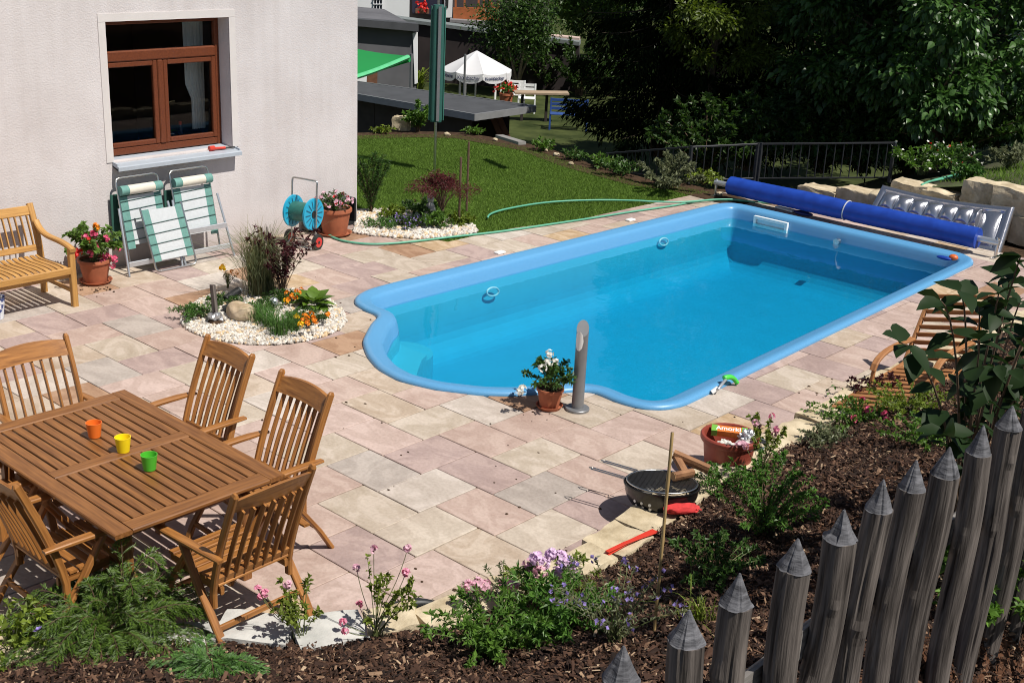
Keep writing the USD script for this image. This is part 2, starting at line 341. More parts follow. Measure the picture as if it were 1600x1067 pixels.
for a_ in np.linspace(0, math.pi/2, 7):       # rounded foot of the wall
    pg = base_r.buffer(-.001-.32*(1-math.cos(a_))); zz = -.55-.32*math.sin(a_)
    ex = pg.exterior; pr_ = np.array([ex.interpolate(((base_r.exterior.coords[0][0]*0)+i/300), normalized=True).coords[0] for i in range(300)])
    st_ = int(np.argmin(np.linalg.norm(pr_-np.array([-8*K, 10*K]), axis=1))); pr_ = np.roll(pr_, -st_, 0)
    cur = np.c_[pr_, np.full(300, zz)]
    if prev is not None: b.loft([prev, cur], cap=False)
    prev = cur
FLZ = -.87
b.sheet(pg.buffer(.01), FLZ)
put(pool, 'basin', b, SHELL2)
ap = inner.intersection(sbox(-9*K, 5.5*K, -4*K, 7.1*K))
cc = V3(-6.42, 6.95, 0)*K
for nm, dd, z in (('step', .30, -.32), ('step', .66, -.56)):
    st = inner.buffer(.02).difference(inner.buffer(-dd)).intersection(sbox(-7.75*K, 5.5*K, -5.1*K, 6.93*K))
    if dd > .5: st = st.difference(inner.buffer(-.301))
    b = MB(); b.prism(st, -.9, z); put(pool, nm, b, SHELL2)
b = MB(); b.prism(Polygon([cc[:2]+[ -1.30+.36*math.cos(a), -.02+.36*math.sin(a)] for a in np.linspace(0, 6.28, 40)[:-1]]).intersection(inner.buffer(.02)), -.9, -.42); put(pool, 'seat', b, SHELL2)
WATER = usdkit.material(stage, '/World/Looks/pool_water', {
    'g': ('geometry', {}), 'n': ('noise_texture', {'scale': 2.6, 'detail': 3.}), 'b': ('bump', {'strength': .12, 'distance': .03}),
    't': ('transparent_bsdf', {'color': (.86, .97, .98)}), 'gl': ('glossy_bsdf', {'roughness': .01, 'color': (1, 1, 1)}), 'f': ('fresnel', {'IOR': 1.33}), 'x': ('mix_closure', {}),
    'a': ('absorption_volume', {'color': (.0, .84, .96), 'density': .85}), 'sc': ('scatter_volume', {'color': (.3, .7, .8), 'density': .06}), 'va': ('add_closure', {})},
    [('g.position', 'n.vector'), ('n.fac', 'b.height'), ('b.normal', 'gl.normal'), ('b.normal', 'f.normal'), ('f.fac', 'x.fac'), ('t.BSDF', 'x.closure1'), ('gl.BSDF', 'x.closure2'), ('a.volume', 'va.closure1'), ('sc.volume', 'va.closure2')], surface='x.closure', volume='va.closure')
b = MB(); b.prism(OUT.buffer(-.10), -1.0, -.135); put(pool, 'water', b, WATER)
def torus(c, nrmv, R, r, n=28, sq=1.):
    z = nrm(nrmv); x = nrm(np.cross(z, V3(.1, .2, 1))); y = np.cross(z, x)
    tt = np.linspace(0, 2*math.pi, n, endpoint=False); pts = np.asarray(c)+R*np.cos(tt)[:, None]*x+R*sq*np.sin(tt)[:, None]*y
    return MB().sweep(pts, circ(r, 6), z+V3(.001, 0, 0), closed=True)
for px, py in ((770, 456), (1037, 378)):
    c = onx(px, py, -8.17*K+.27); put(pool, 'light_ring', torus(c, (1, 0, .0), .105, .012, sq=.5), mat('pale_blue_ring', (.42, .55, .60), .5) if not stage.GetPrimAtPath('/World/Looks/pale_blue_ring') else UsdShade.Material.Get(stage, '/World/Looks/pale_blue_ring'), smooth=True)
a0, a1 = ony(1181, 334, 13.1*K-.21), ony(1232, 356, 13.1*K-.21)
b = MB(); cx = (a0+a1)/2; w_, h_ = a1[0]-a0[0], .15
for dx, dz, sx, sz in ((0, h_/2-.02, w_, .04), (0, -h_/2+.02, w_, .04), (-w_/2+.02, 0, .04, h_-.08), (w_/2-.02, 0, .04, h_-.08)): b.box((cx[0]+dx, 13.1*K-.235, -.105+dz), (sx, .05, sz))
put(pool, 'skimmer_frame', b, WHITEP)
b = MB(); b.box((cx[0], 13.1*K-.219, -.105), (w_-.08, .03, h_-.08)); put(pool, 'skimmer_flap', b, ALU)
c = ony(1310, 377, 13.1*K-.28); b = MB(); b.tube([c, c-V3(0, .07, 0)], .045, 14); put(pool, 'inlet_nozzle', b, STEEL)
c = at(929, 462, -.868); b = MB(); b.tube([c, c+V3(0, 0, .03)], .10, 16); put(pool, 'floor_drain', b, mat('drain_red', (.25, .10, .09), .5))

# --- patio of sandstone slabs laid herringbone
far_y = 16.15
PATP = Polygon([(WX-.02, -1), (-6, -1), *[tuple(q) for q in EDGE[:-1]], (EDGE[-1, 0], far_y), (-8.6*K, far_y), at(1112, 302)[:2], *STRIP[::-1], at(640, 368)[:2], at(560, 362)[:2], (WX, 10.47), (WX-.02, -1)]).buffer(0)
ISL = []
for k in range(40):                        # gravel island outline
    a = k/40*2*math.pi
    ISL.append(at(412+128*math.cos(a)*(1+.04*math.sin(3*a)), 496+44*math.sin(a), 0)[:2])
ISL = Polygon(ISL).buffer(0)
PATP = PATP.difference(OUT.buffer(.006)).difference(ISL)
pal = {'cream': ((.45, .375, .275), (.53, .455, .355)), 'pale': ((.50, .435, .355), (.57, .505, .42)), 'pink': ((.44, .32, .255), (.50, .385, .31)), 'mauve': ((.37, .275, .24), (.44, .335, .285)),
       'tan': ((.43, .335, .235), (.51, .42, .315)), 'orange': ((.44, .30, .16), (.54, .41, .26)), 'grey': ((.39, .34, .285), (.455, .40, .335)), 'rose': ((.46, .345, .28), (.53, .41, .34)), 'sand': ((.47, .395, .30), (.55, .475, .37)), 'brown': ((.34, .20, .115), (.42, .27, .165))}
def tilemat(nm, c):
    k = rng.uniform(0, 40)
    c = (np.array(c[0])*[.87, .875, .935], np.minimum(np.array(c[1])*[.98, .985, 1.06], .62))
    n = {'c': ('geometry', {}), 'm': ('mapping', {'location': (k, k*.7, 0), 'scale': (1, 1.6, 1), 'rotation': (0, 0, rng.uniform(0, 3))}), 'n': ('noise_texture', {'scale': 1.7, 'detail': 4., 'distortion': 2.6}),
         'r': ('rgb_ramp', {'ramp': [(.28, np.array(c[0])), (.5, (np.array(c[0])+c[1])/2), (.56, np.array(c[1])*.97), (.72, c[1])]}),
         'n2': ('noise_texture', {'scale': 38., 'detail': 5.}), 'r2': ('rgb_ramp', {'ramp': [(.3, (.86, .85, .84)), (.6, (1., 1., 1.))]}), 'mx': ('mix', {'mix_type': 'multiply', 'fac': 1.}),
         'w': ('noise_texture', {'scale': .55, 'detail': 4.}), 'r3': ('rgb_ramp', {'ramp': [(.32, (.82, .79, .77)), (.56, (1., 1., 1.))]}), 'mx2': ('mix', {'mix_type': 'multiply', 'fac': 1.}),
         'b': ('bump', {'strength': .6, 'distance': .004}), 'p': ('principled_bsdf', {'roughness': .75, 'specular_ior_level': .25})}
    l = [('c.position', 'm.vector'), ('m.vector', 'n.vector'), ('c.position', 'n2.vector'), ('n.fac', 'r.fac'), ('n2.fac', 'r2.fac'), ('r.color', 'mx.color1'), ('r2.color', 'mx.color2'), ('c.position', 'w.vector'), ('w.fac', 'r3.fac'),
         ('mx.color', 'mx2.color1'), ('r3.color', 'mx2.color2'), ('mx2.color', 'p.base_color'), ('n2.fac', 'b.height'), ('b.normal', 'p.normal')]
    return usdkit.material(stage, '/World/Looks/sandstone_'+nm, n, l, surface='p.BSDF')
TM = {}
for k_, c in pal.items():
    for v in range(2): TM[k_, v] = tilemat(f'{k_}_{v+1}', c)
patio = thing('patio'); tag(patio, kind='structure')
b = MB(); b.sheet(PATP.buffer(.02).difference(OUT.buffer(-.04)), -.014); put(patio, 'joint_bed', b, mat('joint_sand', (.12, .09, .06), .95, col2=(.40, .31, .20), scale=2.5, detail=6))
kk = H/3.9; s_, l_ = .4185*kk, .5655*kk; V0 = np.array([-5.34, 4.715])*kk
known = {'white': (-5.55, 5.42, 'pale'), 'm': (-6.0, 5.8, 'mauve'), 'c': (-6.42, 6.25, 'cream'), 't': (-6.92, 6.18, 'tan'), 'pk': (-6.5, 5.75, 'rose'), 't2': (-4.99, 6.0, 'grey'), 'big': (-4.5, 5.65, 'sand'), 'q': (-5.63, 4.92, 'cream'), 'r': (-5.12, 5.0, 'sand'),
         'g1': (-9.9, 5.77, 'grey'), 'g2': (-9.05, 4.95, 'grey'), 'l1': (-9.5, 5.35, 'cream'), 'pk2': (-9.45, 5.75, 'pink'), 'f1': (-9.88, 8.57, 'mauve'), 'y': (-5.03, 9.4, 'cream'), 'or': (-5.3, 7.6, 'orange'), 'o2': (-10.2, 9.5, 'brown'), 'm3': (-4.9, 9.95, 'mauve'), 'm4': (-4.6, 8.5, 'mauve'), 'or3': (-5.6, 6.7, 'pink')}
KN = [(np.array(v[:2])*kk, v[2]) for v in known.values()]
cand = []
for i in range(-24, 40):
    for j in range(-16, 16):
        o = V0+i*np.array([-s_, s_])+j*np.array([s_+l_, l_-s_])
        for r_ in (sbox(o[0], o[1], o[0]+s_, o[1]+l_), sbox(o[0]-l_, o[1], o[0], o[1]+s_)):
            q = r_.buffer(-.004, join_style=2)
            if not q.intersects(PATP): continue
            p = q.intersection(PATP)
            if p.area < .004: continue
            c = np.array(q.centroid.coords[0]); dv = V3(*c, 0)-CAM; dep = dv@FW
            px = 800+FPX*(dv@CR)/dep; py = 533.5-FPX*(dv@CU)/dep
            vis_ = dep > .5 and -140 < px < 1740 and 0 < py < 1180
            cand.append((np.linalg.norm(dv) if vis_ else 1e3+np.linalg.norm(dv), p, q, c))
cand.sort(key=lambda t: t[0])
names = list(pal); wts = np.array([.14, .09, .15, .14, .10, .05, .07, .14, .10, .02]); wts /= wts.sum()
rt = np.random.default_rng(5); rest = MB()
def slab(b, p, q):
    z = rt.uniform(-.0025, .0015)
    if p.area > .985*q.area:
        x0, y0, x1, y1 = q.bounds; w2, h2 = x1-x0, y1-y0
        rg = [np.c_[rect(w2-2*i, h2-2*i, .008)*(1, 1), np.full(8, zz)] for zz, i in ((-.045, 0), (-.004, 0), (0, .004))]
        m_ = MB().loft(rg, cap=True); v = m_.v[0]
        tx, ty = rt.normal(0, .002, 2); v[:, 2] += v[:, 0]*tx+v[:, 1]*ty+z
        b.add(v+[(x0+x1)/2, (y0+y1)/2, 0], m_.f[0])
    else: b.prism(p.simplify(.004), -.045, z)
for k, (d, p, q, c) in enumerate(cand):
    dk = [np.linalg.norm(c-kc) for kc, _ in KN]; j = int(np.argmin(dk))
    col = KN[j][1] if dk[j] < .17 else names[rt.choice(len(names), p=wts)]
    if k < 300 and d < 900:
        b = MB(); slab(b, p, q)
        if b.n: put(patio, 'slab', b, TM[col, int(rt.integers(2))])
    else: slab(rest, p, q)
if rest.n: put(patio, 'outer_slabs', rest, TM['sand', 0], kind='stuff')

# --- mulch bed on the slope beside the patio
xs = np.arange(-12, 1.6, .07); ys = np.arange(-1.4, 16.6, .07)
gx, gy = np.meshgrid(xs, ys); 
import shapely
ok = shapely.contains_xy(BEDP.buffer(.03), gx.ravel(), gy.ravel()).reshape(gx.shape); gz = np.where(ok, 0, 0).astype(float)
gz[ok] = bed(gx[ok], gy[ok]); idx = np.arange(gx.size).reshape(gx.shape)
q = ok[:-1, :-1] & ok[1:, :-1] & ok[:-1, 1:] & ok[1:, 1:]
F = np.stack([idx[:-1, :-1][q], idx[:-1, 1:][q], idx[1:, 1:][q], idx[1:, :-1][q]], 1)
b = MB(); b.add(np.stack([gx.ravel(), gy.ravel(), gz.ravel()], 1), F)
v, f, _ = b.arrays(); used = np.unique(f); rm = -np.ones(len(v), int); rm[used] = np.arange(len(used))
b = MB(); b.add(v[used], rm[f]); tag(put(None, 'planting_bed', b, mat('mulch_base', (.06, .028, .016), .95, col2=(.13, .062, .035), scale=14, bump=.02, bscale=30, spec=.1), smooth=True), kind='structure')
r2 = np.random.default_rng(21)
zone = BEDP.intersection(sbox(-7, 1, -.6, 15.5)).buffer(-.05)
P = inside(zone, 420000, r2)
dv = np.c_[P, np.full(len(P), .5)]-CAM; keep = r2.uniform(size=len(P)) < np.clip(1.5-np.linalg.norm(dv, axis=1)/14, .25, 1); P = P[keep]; n = len(P)
z = bed(P[:, 0], P[:, 1])+r2.uniform(.006, .034, n)
D = nrm(np.c_[r2.normal(size=(n, 2)), r2.normal(0, .35, n)]); N = nrm(np.c_[r2.normal(0, .35, (n, 2)), np.ones(n)])
L = r2.gamma(3., .0090, n)+.005; W = L*r2.uniform(.16, .42, n)
S = nrm(np.cross(D, N)); N = np.cross(S, D); C = np.c_[P, z]; Tk = (W*.18)[:, None]
v = np.stack([C-D*L[:, None]/2-S*W[:, None]/2, C-D*L[:, None]/2+S*W[:, None]*.4, C+D*L[:, None]/2+S*W[:, None]/2, C+D*L[:, None]*.4-S*W[:, None]*.4, C+N*Tk], 1)
i = np.arange(n)[:, None]*5
b = MB(); b.add(v.reshape(-1, 3), np.vstack([i+[0, 1, 4], i+[1, 2, 4], i+[2, 3, 4], i+[3, 0, 4]]))
CHIP = usdkit.material(stage, '/World/Looks/bark_mulch', {'g': ('attribute', {'attribute': 'rnd'}), 'r': ('rgb_ramp', {'ramp': [(0, (.012, .007, .005)), (.45, (.035, .018, .012)), (.76, (.07, .036, .023)), (.9, (.14, .078, .048)), (.97, (.25, .16, .10)), (1, (.44, .33, .22))]}), 'p': ('principled_bsdf', {'roughness': .8, 'specular_ior_level': .2})},
    [('g.fac', 'r.fac'), ('r.color', 'p.base_color')], surface='p.BSDF'); ISLAND.add(CHIP.GetPath())
tag(put(None, 'bark_mulch', b, CHIP), 'reddish brown bark mulch covering the sloping planting bed', 'mulch', kind='stuff')

# --- limestone edging between patio and bed
edging = thing('stone_edging', 'low edging of rough cream limestone blocks between the patio and the mulch bed', 'edging')
d = 1.2; re = np.random.default_rng(3); L_ = EL.length
while d < L_-2.2:
    ln = re.uniform(.32, .62); p = EL.interpolate(d+ln/2); p2 = EL.interpolate(d+ln/2+.05); a = math.atan2(p2.y-p.y, p2.x-p.x)
    pale = at(235, 1010, .1)[0] < p.x < at(520, 1000, .1)[0] and p.y < 4.2
    m_ = trimesh.creation.box((1, 1, 1)).subdivide().subdivide().subdivide(); v = np.array(m_.vertices)
    v = np.sign(v)*np.abs(v*2)**.86/2
    hgt = re.uniform(.16, .22); wd = re.uniform(.24, .34)
    v = v*[ln-.015, wd, hgt]; v += .035*(np.stack([meshkit.noise(v*9+d*7, 1), meshkit.noise(v*9+d*7, 2), meshkit.noise(v*9+d*7, 3)], 1)-.5)
    b = MB(); b.add(v@rotz(a+re.normal(0, .05)).T+[p.x, p.y, hgt/2-.03], m_.faces)
    put(edging, 'stone', b, LIMEW if pale else LIME, smooth=45)
    d += ln
# ================================================================== HOUSE
def lin(a, b, n): return [np.asarray(a)+(np.asarray(b)-a)*t for t in np.linspace(0, 1, n)]
def bez(p, n=12):
    p = np.asarray(p, float); out = []
    for t in np.linspace(0, 1, n):
        q = p.copy()
        while len(q) > 1: q = q[:-1]*(1-t)+q[1:]*t
        out.append(q[0])
    return np.array(out)
WALLM0 = mat('rough_render_wall', (.50, .455, .435), .95, col2=(.60, .555, .535), scale=1.1, detail=9, bump=.004, bscale=48, spec=.1)
WALLM = usdkit.material(stage, '/World/Looks/weathered_wall_render', {'g': ('geometry', {}), 'n': ('noise_texture', {'scale': 1.1, 'detail': 9., 'roughness': .6}), 'r': ('rgb_ramp', {'ramp': [(.3, (.50, .46, .455)), (.7, (.605, .57, .57))]}),
    'm': ('mapping', {'scale': (3, 5., .35)}), 'n3': ('noise_texture', {'scale': 1.6, 'detail': 5.}), 'r3': ('rgb_ramp', {'ramp': [(.36, (.955, .95, .945)), (.55, (1, 1, 1))]}), 'x': ('mix', {'mix_type': 'multiply', 'fac': 1.}),
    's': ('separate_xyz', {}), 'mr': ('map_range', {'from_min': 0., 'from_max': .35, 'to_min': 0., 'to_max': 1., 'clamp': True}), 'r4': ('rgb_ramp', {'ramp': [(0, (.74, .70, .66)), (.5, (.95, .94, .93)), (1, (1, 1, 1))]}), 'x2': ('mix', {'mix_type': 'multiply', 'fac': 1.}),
    'n2': ('noise_texture', {'scale': 55., 'detail': 4.}), 'b': ('bump', {'strength': 1., 'distance': .0045}), 'p': ('principled_bsdf', {'roughness': .95, 'specular_ior_level': .1})},
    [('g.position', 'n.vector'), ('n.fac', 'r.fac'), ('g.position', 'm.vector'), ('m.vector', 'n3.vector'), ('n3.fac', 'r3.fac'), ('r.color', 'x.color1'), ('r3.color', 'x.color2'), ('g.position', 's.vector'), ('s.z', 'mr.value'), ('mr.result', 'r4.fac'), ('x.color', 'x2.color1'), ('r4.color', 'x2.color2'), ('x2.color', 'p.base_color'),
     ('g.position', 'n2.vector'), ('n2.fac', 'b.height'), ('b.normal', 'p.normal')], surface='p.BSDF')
TRIM = mat('smooth_render_trim', (.58, .545, .53), .9, .04, 6, .001, 60, spec=.1)
wy0, wy1, wz0, wz1 = 5.87*K, 7.19*K, 1.0*K, 2.27*K
HY = 8.83*K
house = thing('house', 'pale rendered house wall with one brown window standing left of the pool', 'house', (0, 0, 0))
yz = lambda X: (lambda v: np.stack([X+v[:, 2], v[:, 0], v[:, 1]], 1))
wp = Polygon([(-8, -.6), (HY, -.6), (HY, 6.4), (-8, 6.4)], [[(wy0, wz0), (wy1, wz0), (wy1, wz1), (wy0, wz1)]])
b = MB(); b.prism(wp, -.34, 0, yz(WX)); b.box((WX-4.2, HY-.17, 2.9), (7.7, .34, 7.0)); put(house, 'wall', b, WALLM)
b = MB(); b.box((WX-4.2, (HY-8)/2, 6.5), (8.6, HY+8.2, .2)); put(house, 'roof', b, mat('roof_slab', (.12, .11, .10), .8))
b = MB()
tw = .085
b.box((WX+.003, (wy0+wy1)/2, wz1+tw/2), (.012, wy1-wy0+2*tw, tw)); b.box((WX+.003, wy0-tw/2, (wz0+wz1)/2), (.012, tw, wz1-wz0-.004)); b.box((WX+.003, wy1+tw/2, (wz0+wz1)/2), (.012, tw, wz1-wz0-.004))
put(house, 'window_surround', b, TRIM)
FX = WX-.24
win = put(house, 'window', (lambda b: (b.box((FX, wy0+.03, (wz0+wz1)/2), (.07, .06, wz1-wz0), ch=.008), b.box((FX, wy1-.03, (wz0+wz1)/2), (.07, .06, wz1-wz0), ch=.008), b.box((FX, (wy0+wy1)/2, wz1-.03), (.069, wy1-wy0-.121, .06), ch=.008), b.box((FX, (wy0+wy1)/2, wz0+.06), (.069, wy1-wy0-.121, .08), ch=.008), b)[-1])(MB()), RED_W, label='brown wooden window with a transom and two lower sashes')
tz = 1.935*K; my = onx(250, 160, FX)[1]
b = MB(); b.box((FX+.01, (wy0+wy1)/2, tz), (.085, wy1-wy0-.12, .12), ch=.015); put(win, 'transom', b, RED_W)
b = MB(); b.box((FX+.012, my, (wz0+.1+tz-.06)/2), (.075, .075, tz-.06-wz0-.105), ch=.01); put(win, 'mullion', b, RED_W)
GLASS = usdkit.material(stage, '/World/Looks/window_glass', {'t': ('transparent_bsdf', {'color': (.93, .95, .94)}), 'g': ('glossy_bsdf', {'roughness': .0}), 'f': ('fresnel', {'IOR': 1.22}), 'x': ('mix_closure', {})},
    [('f.fac', 'x.fac'), ('t.BSDF', 'x.closure1'), ('g.BSDF', 'x.closure2')], surface='x.closure')
def sash(y0, y1, z0, z1, tilt, nm):
    c = V3(FX+.012, 0, z0); Rm = roty(-tilt); w = .055; b = MB()
    h = z1-z0
    for cc_, d in (((0, y0+w/2, h/2), (.06, w, h)), ((0, y1-w/2, h/2), (.06, w, h)), ((0, (y0+y1)/2, w/2), (.059, y1-y0-2*w-.001, w)), ((0, (y0+y1)/2, h-w/2), (.059, y1-y0-2*w-.001, w))):
        b.box(cc_, d, ch=.007)
    b.move(c, Rm); put(win, 'sash', b, RED_W)
    b = MB(); b.box((-.005, (y0+y1)/2, h/2), (.004, y1-y0-2*w+.02, h-2*w+.02)); b.move(c, Rm); put(win, 'pane', b, GLASS)
sash(wy0+.062, my-.04, wz0+.105, tz-.065, -.0, '')
sash(my+.04, wy1-.062, wz0+.105, tz-.065, 0, '')
b = MB(); b.box((FX-.01, (wy0+wy1)/2, (tz+.06+wz1-.06)/2), (.004, wy1-wy0-.11, wz1-tz-.11)); put(win, 'pane', b, GLASS)
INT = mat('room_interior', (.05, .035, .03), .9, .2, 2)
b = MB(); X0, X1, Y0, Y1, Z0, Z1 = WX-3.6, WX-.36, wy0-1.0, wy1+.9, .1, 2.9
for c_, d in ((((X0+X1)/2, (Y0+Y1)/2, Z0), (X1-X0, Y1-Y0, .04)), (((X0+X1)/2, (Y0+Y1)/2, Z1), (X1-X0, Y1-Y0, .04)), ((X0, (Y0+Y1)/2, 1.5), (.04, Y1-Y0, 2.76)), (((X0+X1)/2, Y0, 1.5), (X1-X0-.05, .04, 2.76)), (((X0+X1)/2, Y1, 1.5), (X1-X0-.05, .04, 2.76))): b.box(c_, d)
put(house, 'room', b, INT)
b = MB(); b.box((WX-.48, (wy0+wy1)/2, wz0+.02), (.24, wy1-wy0+.1, .04), ch=.006); put(house, 'inner_sill', b, mat('inner_sill_paint', (.3, .27, .25), .5))
CUR = mat('white_curtain', (.62, .62, .62), .9, .05, 20)
b = MB(); yy_ = np.linspace(wy1-.30, wy1-.03, 30); ring = lambda z, k: np.c_[WX-.50+.018*np.sin(np.arange(30)*1.25+k), wy1-.03-(wy1-.03-yy_)*(1 if z > 1.75 else .72), np.full(30, z)]
b.loft([ring(z, z) for z in np.linspace(wz0+.16, wz1+.1, 9)], cap=False, closed=False); put(house, 'curtain', b, CUR, smooth=True)
# sill outside
SILLM = mat('blue_grey_sill_metal', (.36, .40, .45), .4, .05, 8, spec=.5)
sy0, sy1, sz = 5.855*K, 7.225*K, .985*K
b = MB(); b.loft([[(WX-.2, y, sz+.03), (WX+.12, y, sz-.012), (WX+.135, y, sz-.02), (WX+.135, y, sz-.062), (WX+.115, y, sz-.062), (WX+.11, y, sz-.04), (WX-.2, y, sz)] for y in (sy0, sy1)])
b.box((WX-.05, sy0+.008, sz+.016), (.30, .014, .03), roty(.13)); b.box((WX-.05, sy1-.008, sz+.016), (.30, .014, .03), roty(.13))
put(house, 'window_sill', b, SILLM)
# things on the inner sill
b = MB(); cp = V3(WX-.47, my+.17, wz0+.04); b.lathe([(.03, 0), (.05, .02), (.055, .1), (.05, .1)], 16, cp)
orc = thing('orchid', 'orchid with one broad green leaf and an arched stem behind the right window pane', 'orchid', cp)
put(orc, 'pot', b.move(-cp), mat('clear_pot', (.3, .32, .33), .2)); b = MB(); b.tube(bez([(0, 0, .1), (-.02, -.02, .35), (0, .02, .5), (0, .17, .48)]), .006, 6); put(orc, 'stem', b, mat('orchid_stem', (.30, .22, .10), .6))
b = MB(); b.bigleaves([(0, 0, .1), (0, .0, .1)], [(.2, 1, .5), (.1, -1, .5)], [(0, 0, 1)]*2, [.2, .13], [.09, .07]); put(orc, 'leaf', b, leaf('orchid_leaf', (.10, .22, .03), .1))
cp = V3(WX-.47, my+.40, wz0+.04)
btl = thing('bottle', 'small dark bottle with a red cap behind the right window pane', 'bottle', cp)
b = MB(); b.lathe([(0, 0), (.032, 0), (.034, .12), (.014, .17), (.014, .2), (0, .2)], 14); put(btl, 'body', b, mat('dark_bottle', (.03, .03, .05), .15))
b = MB(); b.tube([(0, 0, .195), (0, 0, .235)], .018, 10); put(btl, 'cap', b, mat('red_cap', (.5, .03, .02), .4))
cp = V3(WX-.46, my+.28, wz0+.04)
jar = thing('glass_jar', 'small clear glass jar on the inner sill between orchid and bottle', 'jar', cp); b = MB(); b.lathe([(0, 0), (.03, 0), (.035, .06), (.02, .08), (.022, .1)], 14); put(jar, 'body', b, GLASS)
b = MB(); b.lathe([(.0225, .098), (.025, .1), (.022, .104), (.0225, .098)], 14); put(jar, 'rim', b, WHITEP)
c = onx(343, 234, WX+.02); c[2] = sz+.012
noz = thing('spray_nozzle', 'red and black hose spray nozzle lying on the window sill', 'nozzle', c)
RED = mat('red_plastic', (.55, .04, .02), .4, .08, 12)
b = MB(); b.tube([(-.02, -.13, .022), (-.02, -.06, .022)], .03, 10); b.tube([(-.01, -.06, .018), (0, .08, .014)], .016, 8); put(noz, 'body', b, RED); b = MB(); b.tube([(0, .08, .014), (.02, .2, .012)], .011, 8); put(noz, 'handle', b, BLKP)

# ================================================================== GARDEN BENCH
by1 = 4.93*K+.05; bl = 1.5
bench = thing('garden_bench', 'golden wooden slatted bench with curved arms standing against the house wall', 'bench', (0, 0, 0))
bxf, bxb = at(117, 480)[0], WX+.32
def bpart(nm, f, m=OAK): b = MB(); f(b); put(bench, nm, b, m)
for y in (by1-.035, by1-bl+.035):
    bpart('front_leg', lambda b: b.bar((bxf-.03, y, 0), (bxf-.03, y, .60), .06, .06, (0, 1, 0), .006))
    bpart('back_leg', lambda b: b.sweep(bez([(bxb+.04, y, 0), (bxb+.05, y, .45), (bxb+.0, y, .62), (bxb-.13, y, .92)], 10), rect(.05, .06, .006), (0, 1, 0)))
    bpart('arm', lambda b: b.sweep(bez([(bxb-.02, y, .76), (bxb+.12, y, .56), (bxb+.42, y, .70), (bxf+.02, y, .60)], 14), rect(.065, .04, .01), (0, 0, 1)))
    bpart('side_rail', lambda b: b.bar((bxb+.05, y, .16), (bxf-.05, y, .16), .03, .04))
bpart('front_rail', lambda b: b.bar((bxf-.015, by1-.065, .385), (bxf-.015, by1-bl+.065, .385), .03, .07, ch=.006))
bpart('front_apron', lambda b: b.bar((bxf-.045, by1-.068, .33), (bxf-.045, by1-bl+.068, .33), .025, .045))
bpart('top_rail', lambda b: b.bar((bxb-.105, by1-.06, .855), (bxb-.105, by1-bl+.06, .855), .03, .10, (-.35, 0, 1), .008))
bpart('lower_rail', lambda b: b.bar((bxb+.03, by1-.06, .49), (bxb+.03, by1-bl+.06, .49), .028, .065, (-.3, 0, 1), .006))
for i in range(21):
    y = by1-.10-i*.065
    bpart('back_slat', lambda b: b.sweep(bez([(bxb+.018, y, .52), (bxb-.01, y, .62), (bxb-.085, y, .81)], 5), rect(.034, .012, .003), (0, 1, 0)))
for i in range(22):
    y = by1-.09-i*.0625
    bpart('seat_slat', lambda b: b.sweep(bez([(bxb+.06, y, .415), (bxb+.2, y, .37), (bxf-.2, y, .44), (bxf-.03, y, .405)], 8), rect(.046, .018, .004)))
# bucket
c = at(-8, 497); buck = thing('bucket', 'white bucket with blue print at the left edge in front of the bench', 'bucket', c)
b = MB(); b.lathe([(0, 0), (.085, 0), (.11, .21), (.115, .215), (.106, .215), (.08, .01)], 24); put(buck, 'body', b, usdkit.material(stage, '/World/Looks/blue_white_print', {'g': ('geometry', {}), 'w': ('noise_texture', {'scale': 26.}), 'r': ('rgb_ramp', {'ramp': [(.47, (.7, .72, .76)), (.53, (.04, .07, .22))]}), 'p': ('principled_bsdf', {'roughness': .35})}, [('g.position', 'w.vector'), ('w.fac', 'r.fac'), ('r.color', 'p.base_color')], surface='p.BSDF'), smooth=40)
b = MB(); b.tube(bez([(0, -.112, .2), (.06, -.07, .14), (.06, .07, .14), (0, .112, .2)]), .004, 6); put(buck, 'handle', b, STEEL)

